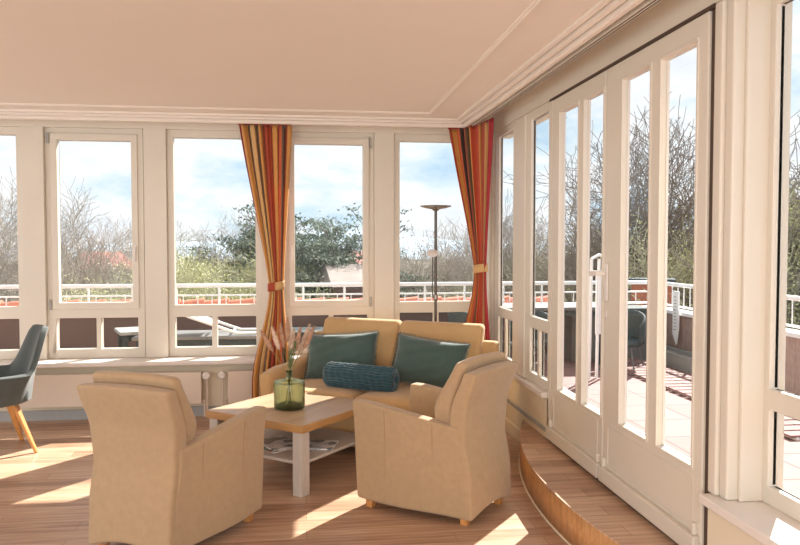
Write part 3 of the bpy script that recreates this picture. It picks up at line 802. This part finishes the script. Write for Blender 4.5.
for i, (dx, dy, hz, ty) in enumerate(specs):
    a = Vector((rnd.uniform(-.03, .03), rnd.uniform(-.03, .03), -.01)); n_ = Vector((dx * .05, dy * .05, .205)); tip = Vector((dx, dy, hz - .03))
    pts = [a, a.lerp(n_, .6), n_, n_.lerp(tip, .45) + Vector((dx * .05, 0, 0)), tip]
    stm = MB().tube(pts, .0018, 5).build('stem', 'stem', DG)
    L_ = .155 if i != 8 else .10
    d = (tip - pts[3]).normalized(); base = tip - d * L_ * .95
    pl = MB(); core = MB()
    pl.tube([base + d * L_ * k / 8 for k in range(9)], [.004, .011, .015, .016, .0155, .014, .012, .008, .002], 8)
    for k in range(700):
        f_ = rnd.random(); p = base + d * L_ * f_
        r0 = .015 * math.sin(math.pi * min(.98, f_ + .06)) ** .6 + .001
        ang = rnd.uniform(0, 6.283); ox = d.orthogonal().normalized(); oy = d.cross(ox)
        rad_ = ox * math.cos(ang) + oy * math.sin(ang)
        q0 = p + rad_ * r0 * .7; q1 = p + rad_ * (r0 + .011) + d * .012
        sd_ = d.cross(rad_) * .0009
        pl.add([q0 - sd_, q0 + sd_, q1], [(0, 1, 2)])
    pl.build('plume', 'plume2' if ty else 'plume', stm)
for k in range(2):
    s0 = Vector((.0, 0, .19)); tip = Vector((.012 + .035 * k, -.035, .36 + .05 * k)); sg = MB(); sg.tube([s0, s0.lerp(tip, .5), tip], .0015, 5)
    for j in range(150):
        f_ = .25 + .75 * rnd.random(); p = s0.lerp(tip, f_); dv = Vector((rnd.uniform(-1, 1), rnd.uniform(-1, 1), rnd.uniform(0, 1))).normalized()
        q = p + dv * rnd.uniform(.008, .028); sdv = dv.orthogonal().normalized() * .0022
        sg.add([p, (p + q) / 2 + sdv, q, (p + q) / 2 - sdv], [(0, 1, 2, 3)])
    sg.build('green_sprig', 'sprig', DG)

# ================================================================== FLOOR LAMP
LP = tag(empty('floor_lamp', (1.075, 6.13, 0)), 'slim steel uplighter floor lamp with a reading arm behind the sofa', 'floor lamp')
MB().lathe([(0, 0), (.13, 0), (.135, .006), (.13, .014), (.03, .02), (.014, .03), (0, .03)], 40).build('lamp_base', 'steel', LP, smooth=True)
MB().tube([(0, 0, .02), (0, 0, 1.775)], .0115, 14).build('pole', 'steeldark', LP, smooth=True)
MB().lathe([(0, 1.765), (.02, 1.765), (.03, 1.778), (.08, 1.787), (.125, 1.800), (.130, 1.808), (.124, 1.808), (.08, 1.797), (.03, 1.79), (0, 1.79)], 48).build('dish_shade', 'steel', LP, smooth=True)
ar = MB(); ar.tube([(-.0, 0, 1.04), (-.028, -.02, 1.05), (-.030, -.02, 1.12), (-.028, -.02, 1.36), (-.03, -.03, 1.405)], .005, 8)
arm = ar.build('reading_arm', 'steeldark', LP, smooth=True)
hd = MB(); hd.lathe([(0, .012), (.020, .010), (.04, 0), (.048, -.007), (.045, -.009), (.03, -.004), (0, -.002)], 28, mtx=Matrix.Translation((-.035, -.06, 1.42)) @ Matrix.Rotation(R(38), 4, 'X') @ Matrix.Rotation(R(-10), 4, 'Y'))
hd.build('reading_shade', 'pvc', arm, smooth=True)
MB().lathe([(.012, 0), (.020, .004), (.020, .04), (.012, .044)], 16, c=(0, 0, 1.03)).build('switch_collar', 'steel', LP, smooth=True)

# ================================================================== DINING CHAIR at the left edge
DC = tag(empty('dining_chair', (-2.215, 5.66, 0), R(122)), 'charcoal upholstered shell chair with splayed oak legs at the left edge', 'chair')
sh = MB()
def shell(u, v):
    a = (2 * u - 1)                # -1..1 round the shell, 0 at the back
    ang = a * R(118)
    topz = lerp(.885, .575, smooth((abs(a) - .20) / .32))
    z = lerp(.37, topz, v)
    rr = .238 + .03 * v ** .8 - .0 * a
    lean = .10 * max(0, math.cos(ang)) * v ** 2 * (1 if abs(a) < .9 else .8)
    x = math.sin(ang) * (rr + .035 * v); y = -math.cos(ang) * rr - lean + .02
    if abs(ang) > R(90): y += (abs(ang) - R(90)) * .22 * 1.0
    return Vector((x, y, z))
sh.grid(44, 16, shell)
o = sh.build('shell_back', 'chairgrey', DC, solid=.04, subsurf=0); o.data.polygons.foreach_set('use_smooth', [True] * len(o.data.polygons))
bv = o.modifiers.new('bevel', 'BEVEL'); bv.width = .014; bv.segments = 3; bv.limit_method = 'ANGLE'; bv.angle_limit = R(50)
st_ = MB()
def seatf(u, v, w):
    a, b_ = 2 * u - 1, 2 * v - 1
    sc = 1 - .10 * (a * a * b_ * b_)
    return Vector((a * .225 * sc, b_ * .235 * sc + .03, lerp(.37, .47, w) + (.02 * (1 - a ** 4) * (1 - b_ ** 4) if w > .5 else 0)))
st_.dbox(12, 12, 2, seatf); st_.build('seat', 'chairgrey', DC, bevel=.03, seg=4)
MB().lathe([(0, .335), (.12, .335), (.13, .345), (.13, .372), (0, .372)], 28).build('underframe', 'steeldark', DC, smooth=True)
for sx in (-1, 1):
    for sy in (-1, 1):
        top = Vector((sx * .10, sy * .10, .365)); ft = Vector((sx * .215, sy * .22, 0.0))
        d = (ft - top).normalized(); m_ = MB(); side = Vector((0, 0, 1)).cross(d).normalized(); nn = d.cross(side)
        vs = []
        for p, hw_, hn in ((top, .026, .016), (ft, .013, .011)):
            for a_, b_ in ((-1, -1), (1, -1), (1, 1), (-1, 1)):
                q = p + side * a_ * hw_ + nn * b_ * hn
                vs.append((q.x, q.y, .365 if p is top else 0.0))
        m_.add(vs, [(0, 1, 2, 3), (7, 6, 5, 4), (0, 4, 5, 1), (1, 5, 6, 2), (2, 6, 7, 3), (3, 7, 4, 0)])
        m_.build('leg', 'oak', DC, bevel=.004)

# ================================================================== TERRACE
DZ = .12
mb = MB(); mb.box(1.86, 4.55, -2.5, 9.0, -.3, DZ); mb.box(-7.5, 1.86, 6.92, 9.0, -.3, DZ)
struct(mb.build('terrace_deck', 'deck'))
struct(MB().box(-7.5, 4.46, 8.96, 9.08, -.4, .66).build('parapet_back', 'darkparapet'))
struct(MB().box(4.34, 4.46, -2.5, 8.95, -.4, .66).build('parapet_right', 'darkparapet'))
mb = MB(); mb.box(-7.5, 4.50, 8.93, 9.11, .66, .70); mb.box(4.31, 4.49, -2.5, 8.93, .66, .70)
struct(mb.build('parapet_coping', 'rail'))
# terracotta ridge tiles of the roof edge just outside the railing
tt = MB(); x = -7.3
while x < 2.9:
    tt.tube([(x, 9.26, .72), (x + .30, 9.26, .735)], [.085, .10], 12); x += .29
struct(tt.build('roof_edge_tiles', 'terracotta', smooth=True))
def railing(name, p0, p1, lab, close):
    p0, p1 = Vector(p0), Vector(p1); L_ = (p1 - p0).length; d = (p1 - p0).normalized()
    r = tag(empty(name, p0), lab, 'railing', 'white terrace railings')
    MB().tube([(0, 0, 1.0 - p0.z), tuple(d * L_ + Vector((0, 0, 1.0 - p0.z)))], .024, 12).build('top_rail', 'rail', r, smooth=True)
    if not close: MB().tube([(0, 0, .885 - p0.z), tuple(d * L_ + Vector((0, 0, .885 - p0.z)))], .010, 8).build('middle_rail', 'rail', r, smooth=True)
    MB().tube([(0, 0, .745 - p0.z), tuple(d * L_ + Vector((0, 0, .745 - p0.z)))], .012, 8).build('bottom_rail', 'rail', r, smooth=True)
    n = int(L_ / (.49 if not close else 1.0)); 
    for k in range(n + 1):
        q = d * (L_ * k / n)
        MB().tube([(q.x, q.y, -.0), (q.x, q.y, 1.0 - p0.z)], .014 if not close else .02, 8).build('post', 'rail', r, smooth=True)
    nb = int(L_ / (.163 if not close else .14)); zt = .885 if not close else 1.0
    assert nb < 100
    for k in range(nb):
        q = d * (L_ * (k + .5) / nb)
        MB().tube([(q.x, q.y, .745 - p0.z), (q.x, q.y, zt - p0.z)], .006, 6).build('baluster', 'rail', r, smooth=True)
    return r
railing('terrace_railing', (-7.4, 9.02, .70), (4.40, 9.02, .70), 'white tubular terrace railing beyond the back windows', False)
railing('terrace_railing', (4.40, 8.9, .70), (4.40, -1.5, .70), 'white baluster terrace railing beyond the glass doors', True)

def slat_tiles():
    g = tag(empty('slatted_deck_tile', (3.6, 6.2, DZ)), 'pale slatted duckboard lying on the tiles along the dark parapet', 'duckboard')
    for k in range(2): MB().box(-.20 + k * .36, -.16 + k * .36, -1.4, 2.2, 0, .02).build('bearer', 'rail', g)
    k = 0; y = -1.4
    while y < 2.15:
        MB().box(-.24, .26, y, y + .12, .02, .035).build('slat', 'deck', g); y += .15
slat_tiles()
# low grey garden table, folded white lounger leaning on it (seen through the low panes)
def gtable(label, loc, w, d, h, rot=0, mt='outgrey'):
    t = tag(empty('garden_table', loc, rot), label, 'garden table')
    MB().box(-w / 2, w / 2, -d / 2, d / 2, h - .035, h).build('table_top', mt, t, bevel=.005)
    MB().box(-w / 2 + .06, w / 2 - .06, -d / 2 + .05, d / 2 - .05, h - .10, h - .035).build('apron', 'outdark', t)
    for sx in (-1, 1):
        for sy in (-1, 1):
            x, y = sx * (w / 2 - .06), sy * (d / 2 - .06)
            MB().box(x - .025, x + .025, y - .025, y + .025, 0, h - .03).build('leg', 'outdark', t)
    return t
gtable('long low grey garden table outside, under the folded white lounger', (-1.0, 8.15, DZ), 1.5, .6, .42)
gtable('small pale side table outside the second window from the left', (-1.72, 8.30, DZ), .55, .5, .46, R(20), 'plant_box')
def bench_box(label, loc, w, d, h, rot=0):
    t = tag(empty('storage_bench', loc, rot), label, 'storage bench')
    MB().box(-w / 2, w / 2, -d / 2, d / 2, 0, h - .05).build('body', 'outgrey', t, bevel=.01)
    MB().box(-w / 2 - .015, w / 2 + .015, -d / 2 - .015, d / 2 + .015, h - .05, h).build('lid', 'outdark', t, bevel=.01)
bench_box('long grey storage bench standing against the back parapet behind the sofa', (.75, 8.55, DZ), 1.9, .5, .40)
LG = tag(empty('folded_sun_lounger', (-1.25, 8.1, DZ + .42)), 'folded white sun lounger lying aslant on the low grey table', 'sun lounger')
for k, yo in enumerate((-.18, .18)):
    MB().tube([(-.25, yo, .36), (.05, yo, .20), (.55, yo, .02), (.80, yo * .9, .02)], .016, 8).build('side_rail', 'rail', LG, smooth=True)
MB().tube([(.80, -.16, .02), (.84, 0, .02), (.80, .16, .02)], .014, 8).build('end_bar', 'rail', LG, smooth=True)
for k in range(5):
    q = Vector((-.22, 0, .345)).lerp(Vector((.5, 0, .04)), k / 4)
    MB().tube([(q.x, -.18, q.z), (q.x, .18, q.z)], .010, 6).build('cross_bar', 'rail', LG, smooth=True)
MB().grid(2, 8, lambda u, v: (lerp(-.25, .28, v), lerp(-.15, .15, u), lerp(.37, .125, v) - .012 * math.sin(math.pi * v))).build('seat_cloth', 'rail', LG, solid=.008)
# things on the right terrace seen through the doors
gtable('grey garden table on the right terrace, outside the first door', (2.78, 8.35, DZ), 1.2, .6, .66, R(0))
def gchair(label, loc, rot):
    t = tag(empty('garden_chair', loc, rot), label, 'garden chair', 'dark woven garden chairs on the terrace')
    m_ = MB(); m_.grid(14, 6, lambda u, v: (.27 * math.sin((2 * u - 1) * R(112)), -.25 * math.cos((2 * u - 1) * R(112)) - .05 * v, .36 + v * lerp(.42, .24, abs(2 * u - 1) ** 2)))
    q = m_.build('shell_back', 'outdark', t, solid=.03); q.data.polygons.foreach_set('use_smooth', [True] * len(q.data.polygons))
    MB().lathe([(0, .33), (.25, .33), (.27, .36), (.26, .40), (0, .41)], 24).build('seat', 'outdark', t, smooth=True)
    for sx in (-1, 1):
        for sy in (-1, 1): MB().tube([(sx * .16, sy * .16, .34), (sx * .23, sy * .23, 0)], [.014, .010], 8).build('leg', 'outgrey', t, smooth=True)
    return t
gc = gchair('dark woven garden chair outside the second door, near the corner railing', (3.42, 7.75, DZ), R(140))
gc.scale = (.82, .82, .82)
g2 = copy_tree(gc); g2.location = (2.35, 7.75, DZ); g2.rotation_euler[2] = R(140); g2['label'] = 'dark woven garden chair in front of the grey garden table'
g3 = copy_tree(gc); g3.location = (1.85, 8.3, DZ); g3.rotation_euler[2] = R(-60); g3['label'] = 'dark woven garden chair left of the grey garden table'
PB = tag(empty('planter_box', (4.15, 7.95, DZ), 0), 'low grey planter box against the dark parapet outside the second door', 'planter')
m_ = MB(); holed(m_, -.12, .12, -.5, .5, [(-.10, .10, -.48, .48)], 0.02, .16, lambda u, d, z: (u, z, d)); m_.build('box_wall', 'plant_box', PB, bevel=.004)
MB().box(-.12, .12, -.5, .5, 0, .02).build('box_floor', 'plant_box', PB)
MB().box(-.10, .10, -.48, .48, .02, .12).build('soil', 'barkdark', PB)
TH = tag(empty('wooden_arrow_board', (4.27, 8.22, .44), 0), 'narrow white pointed board with a scale hanging on the terrace railing', 'board')
m_ = MB(); m_.add([(x, y, z) for x in (0, .02) for (y, z) in ((-.065, .50), (.065, .50), (.065, .0), (-.02, -.12), (-.065, 0.06))],
                  [(4, 3, 2, 1, 0), (5, 6, 7, 8, 9)] + [(i, (i + 1) % 5, 5 + (i + 1) % 5, 5 + i) for i in range(5)])
m_.build('board', 'rail', TH, bevel=.003)
m_ = MB()
for k in range(11): m_.box(-.002, 0, -.02, .02 if k % 2 else .035, .05 + k * .038, .056 + k * .038)
m_.build('scale_marks', 'outdark', TH)
bench_box('tall grey cushion box in the far terrace corner behind the dark chair', (3.55, 8.55, DZ), 1.0, .5, .62)
FP = tag(empty('folded_chair_frame', (2.95, 7.3, DZ), R(20)), 'folded white garden chair frame standing upright outside the first door', 'folding chair')
for xo in (-.10, .0, .10): MB().tube([(xo, 0, 0), (xo + .02, 0, 1.22)], .017, 8).build('tube_leg', 'rail', FP, smooth=True)
MB().tube([(-.08, 0, 1.22), (.02, 0, 1.26), (.12, 0, 1.22)], .016, 8).build('top_bow', 'rail', FP, smooth=True)
MB().grid(2, 6, lambda u, v: (lerp(-.015, .10, u), 0, lerp(.45, 1.10, v))).build('cloth_back', 'rail', FP, solid=.02)

# ================================================================== FAR OUTSIDE
GZ = -6.0
struct(MB().box(-900, 900, 9.6, 1500, GZ - 1, GZ).build('ground', 'ground'))
hl = MB()
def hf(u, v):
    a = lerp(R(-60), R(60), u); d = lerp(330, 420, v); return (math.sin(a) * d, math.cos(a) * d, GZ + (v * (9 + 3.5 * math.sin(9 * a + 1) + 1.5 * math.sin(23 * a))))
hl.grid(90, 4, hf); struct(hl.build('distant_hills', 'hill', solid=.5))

def branches(seed, height, spread, levels, n_child, r0, up=.35, trunk_frac=.35, wob=.25, start=.25, minr=.006, sides=3, droop=0.0, segs=4):
    rnd = random.Random(seed); mb = MB(); tips = []
    def grow(p, d, L_, r, lev):
        pts = [p]; rs = [r]; n = segs if lev < 2 else 3; dirs = []
        for k in range(n):
            d = (d + Vector((rnd.uniform(-1, 1), rnd.uniform(-1, 1), rnd.uniform(-.6, .8))) * wob * (.4 if lev == 0 else 1) + Vector((0, 0, up * .25 - droop * .2 * lev))).normalized()
            p = p + d * L_ / n; pts.append(p); rs.append(max(minr, r * (1 - .75 * (k + 1) / n))); dirs.append(d)
        mb.tube(pts, rs, 6 if lev == 0 else (4 if lev == 1 else sides), cap=False)
        if lev >= levels: tips.append((pts[-1], dirs[-1])); tips.append((pts[-2], dirs[-1])); return
        nc = n_child[lev]
        for c in range(nc):
            f = start + (1 - start) * (c + rnd.random()) / nc if lev == 0 else .15 + .85 * (c + rnd.random()) / nc
            i = min(n - 1, int(f * n)); q = pts[i].lerp(pts[i + 1], f * n - i)
            ax = dirs[i].orthogonal().normalized(); ax.rotate(Matrix.Rotation(rnd.uniform(0, 6.283), 3, dirs[i]))
            nd = (dirs[i] * rnd.uniform(.45, .9) + ax * spread * rnd.uniform(.6, 1.1)).normalized()
            grow(q, nd, L_ * rnd.uniform(.45, .72) * (1 - .35 * f if lev == 0 else 1), max(minr, r * .5 * (1.1 - .5 * f)), lev + 1)
    grow(Vector((0, 0, 0)), Vector((0, 0, 1)), height, r0, 0)
    return mb, tips
PROTO = {}
mb, _ = branches(11, 8.6, .85, 4, [11, 8, 7, 6], .20, up=.5, minr=.009, segs=6)
PROTO['bare'] = (mb, 'bark', 'bare_tree')
mb, _ = branches(23, 9.4, .75, 4, [10, 7, 6, 5], .20, up=.35, minr=.010, wob=.36, segs=6, start=.2)
PROTO['tall'] = (mb, 'barkdark', 'bare_tree')
mb, tips = branches(37, 6.0, 1.0, 4, [12, 8, 7, 6], .14, up=.55, start=.05, minr=.008, segs=5)
def leaves(mb, tips, n, size, seed, spread=.35):
    rnd = random.Random(seed)
    for (p, d) in tips:
        for k in range(n):
            q = p + Vector((rnd.gauss(0, spread), rnd.gauss(0, spread), rnd.gauss(0, spread)))
            a = Vector((rnd.uniform(-1, 1), rnd.uniform(-1, 1), rnd.uniform(-1, 1))).normalized() * size; b = a.orthogonal().normalized() * size * .6
            mb.add([q - a, q + b, q + a, q - b], [(0, 1, 2, 3)])
lv = MB(); leaves(lv, tips, 4, .027, 4, .18)
PROTO['bush'] = (mb, 'greentwig', 'budding_tree', lv, 'budleaf')
mb, tips = branches(41, 7.6, 1.0, 3, [13, 7, 5], .26, up=.35, start=.35, minr=.02, segs=6, wob=.3)
lv = MB(); rr = random.Random(8)
for (p, d) in tips:
    for k in range(44):
        q = p + Vector((rr.gauss(0, .30), rr.gauss(0, .30), rr.gauss(0, .09)))
        dv = Vector((rr.uniform(-1, 1), rr.uniform(-1, 1), rr.uniform(.1, 1.2))).normalized() * .16; sd_ = dv.orthogonal().normalized() * .045
        lv.add([q - sd_, q + sd_, q + dv], [(0, 1, 2)])
PROTO['pine'] = (mb, 'barkdark', 'pine_tree', lv, 'needle')
mb, tips = branches(53, 8.0, .7, 4, [16, 7, 5, 4], .2, up=.4, start=.06, minr=.012, segs=6)
lv = MB(); leaves(lv, tips, 3, .04, 9, .2)
PROTO['ivy'] = (mb, 'bark', 'evergreen_tree', lv, 'ivy')
first = {}
def px_dir(px): return R(7.223) + math.atan((px - 400) / 749.0)
def tree(kind, px, dist, ytop, rot, label, wide=1.0, group=None, cat='tree'):
    a = px_dir(px); pos = (math.sin(a) * dist, math.cos(a) * dist, GZ)
    top = CAM_H + (243 - ytop) / 749.0 * dist * .99
    if kind not in first:
        pr = PROTO[kind]
        o = pr[0].build(pr[2], pr[1]); hmax = max(v[2] for v in pr[0].v); kids = []
        if len(pr) > 3: pr[3].build('foliage', pr[4], o)
        first[kind] = (o, hmax); t = o
    else:
        t = copy_tree(first[kind][0])
    s = (top - GZ) / first[kind][1]
    t.location = pos; t.scale = (s * wide, s * wide, s); t.rotation_euler[2] = rot
    tag(t, label, cat, group)
    return t
FG = 'bare trees in the far thicket'; FL = 'leafless tree in the grey thicket behind the terrace railing'
tree('bare', 2, 22, 148, .3, 'tall bare tree filling the leftmost window')
tree('bare', 66, 26, 183, 1.2, 'tallest bare tree at the left edge of the second window')
tree('bare', 122, 30, 212, 4.0, 'bare grey tree at the right of the second window', 1.1)
tree('bare', 98, 38, 216, 2.0, 'bare tree above the small red roof', 1.2)
tree('bush', 105, 20, 262, 1.0, 'yellow-green budding shrub low in the second window', 1.2)
tree('bush', 205, 21, 234, 2.3, 'broad yellow-green budding tree left of the striped curtain', 1.25)
tree('bush', 246, 23, 238, 5.0, 'yellow-green budding tree just left of the curtain', 1.15)
tree('bush', 182, 24, 240, 4.0, 'yellow-green budding tree at the left edge of the third window', 1.1)
tree('bare', 212, 28, 205, 3.4, 'bare round-crowned tree rising above the budding trees', 1.0)
tree('pine', 314, 24, 208, .7, 'dark spreading pine right of the left curtain', 1.0)
tree('pine', 286, 27, 205, 2.9, 'dark pine half hidden by the left curtain', 1.0)
tree('bush', 298, 19, 276, .4, 'low budding shrub under the pine', 1.0)
tree('bare', 462, 24, 196, 1.9, 'pale bare tree between the floor lamp and the corner curtain', 1.0)
tree('bare', 412, 34, 236, .9, 'small bare tree left of the floor lamp', 1.2)
tree('bush', 468, 19, 272, .9, 'bright green shrub right of the floor lamp', .8)
tree('tall', 508, 24, 188, 2.2, 'slender bare tree in the narrow corner window', .8)
tree('bare', 545, 25, 212, 4.4, 'bare tree in the window left of the doors')
tree('tall', 594, 22, 132, 1.4, 'tall bare tree seen through the first door')
tree('ivy', 590, 24, 196, 1.0, 'ivy-green tree behind the first door', 1.0)
tree('tall', 640, 21, 108, 5.6, 'tall dark bare tree through the left pane of the second door')
tree('ivy', 642, 23, 175, 3.0, 'evergreen tree in the left pane of the second door', 1.0)
tree('tall', 684, 20, 98, 3.1, 'tall dark branching tree through the right pane of the second door')
tree('ivy', 700, 22, 168, 4.0, 'evergreen tree in the right pane of the second door', 1.0)
tree('bush', 672, 17, 222, 3.0, 'budding olive tree above the terrace railing by the doors', 1.1)
tree('tall', 795, 17, 72, .9, 'tall bare tree at the right edge of the photo', 1.0)
tree('bush', 796, 18, 165, 2.0, 'yellow-green budding tree at the right edge of the photo', 1.1)
tree('ivy', 835, 19, 130, 2.6, 'green tree beyond the right edge window')
tree('bush', 750, 18, 200, 5.0, 'budding tree hidden by the pilaster right of the doors')
for k, px in enumerate([-60, -25, 30, 150, 240, 380, 440, 490, 530, 565, 615, 660, 720, 770]):
    tree('bare', px, 40 + 3 * math.sin(k * 2.1), 222 - (8 if px > 480 else 0) + 8 * math.sin(k * 1.7), k * 1.3, FL, 1.3, FG)
# undergrowth closing the view below the crowns: nobody could count it
th = MB(); rr = random.Random(77)
for k in range(26000):
    a = R(rr.uniform(-30, 48)); d = rr.uniform(26, 60); p = Vector((math.sin(a) * d, math.cos(a) * d, GZ + rr.random() ** 1.5 * (4.6 + .03 * d)))
    dv = Vector((rr.gauss(0, .35), rr.gauss(0, .35), 1)).normalized() * rr.uniform(.5, 1.5); s_ = dv.orthogonal().normalized() * .035; s2 = dv.cross(s_).normalized() * .035
    th.add([p - s_, p + s_, p + s2, p + dv], [(0, 1, 3), (1, 2, 3), (2, 0, 3)])
for k in range(22000):
    a = R(rr.uniform(-30, 48)); d = rr.uniform(26, 60); q = Vector((math.sin(a) * d, math.cos(a) * d, GZ + rr.random() * 4.2))
    v1 = Vector((rr.uniform(-1, 1), rr.uniform(-1, 1), rr.uniform(-1, 1))).normalized() * .22; v2 = v1.orthogonal().normalized() * .16
    th.add([q - v1, q + v2, q + v1, q - v2], [(0, 1, 2, 3)])
tag(th.build('undergrowth', 'greentwig'), 'tangled olive undergrowth below the trees beyond the terrace', 'undergrowth', kind='stuff')

def house(px, dist, wpx, y_eave, y_ridge, roofm, label, rot=0.0, wins=3, chim=False, wallm='housewall'):
    a = px_dir(px); k = dist / 749.0; pos = (math.sin(a) * dist, math.cos(a) * dist, GZ)
    h = tag(empty('house', pos, -a + rot), label, 'house')
    w = wpx * k / 2; ez = CAM_H + (243 - y_eave) * k - GZ; rz = CAM_H + (243 - y_ridge) * k - GZ; dp = 3.0
    MB().box(-w, w, -dp, dp, 0, ez).build('wall', wallm, h)
    rf = MB(); rf.add([(-w - .3, -dp - .4, ez - .1), (w + .3, -dp - .4, ez - .1), (w + .3, dp + .4, ez - .1), (-w - .3, dp + .4, ez - .1), (-w - .1, 0, rz), (w + .1, 0, rz)],
                      [(0, 1, 5, 4), (2, 3, 4, 5), (0, 4, 3), (1, 2, 5), (0, 3, 2, 1)])
    rf.build('roof', roofm, h)
    for i in range(wins):
        x = lerp(-w * .65, w * .65, i / max(1, wins - 1)); f = MB().box(x - .45, x + .45, -dp - .05, -dp + .02, ez - 1.7, ez - .6).build('window', 'windowpale', h)
    if chim: MB().box(w * .4 - .35, w * .4 + .35, -.35, .35, rz - .9, rz + .8).build('chimney', 'brick', h)
    return h
house(350, 23, 44, 277, 264, 'roofgrey', 'dark brick house with grey-brown roof beside the pine', .15, 3)
house(362, 32, 22, 264, 251, 'roofred', 'small house with faded red roof behind the grey-roofed house', -.1, 1)
house(101, 36, 32, 263, 251, 'roofred', 'small house with low red roof seen through the second window', .1, 2)
CH = tag(empty('brick_chimney_stack', (math.sin(px_dir(652)) * 15, math.cos(px_dir(652)) * 15, GZ), -px_dir(652)), 'square brick chimney stack with dark cap above the terrace railing', 'chimney')
MB().box(-.36, .36, -.3, .3, 0, 7.5 - .75).build('stack', 'brick', CH)
MB().box(-.42, .42, -.36, .36, 6.75, 6.83).build('cap', 'outdark', CH)
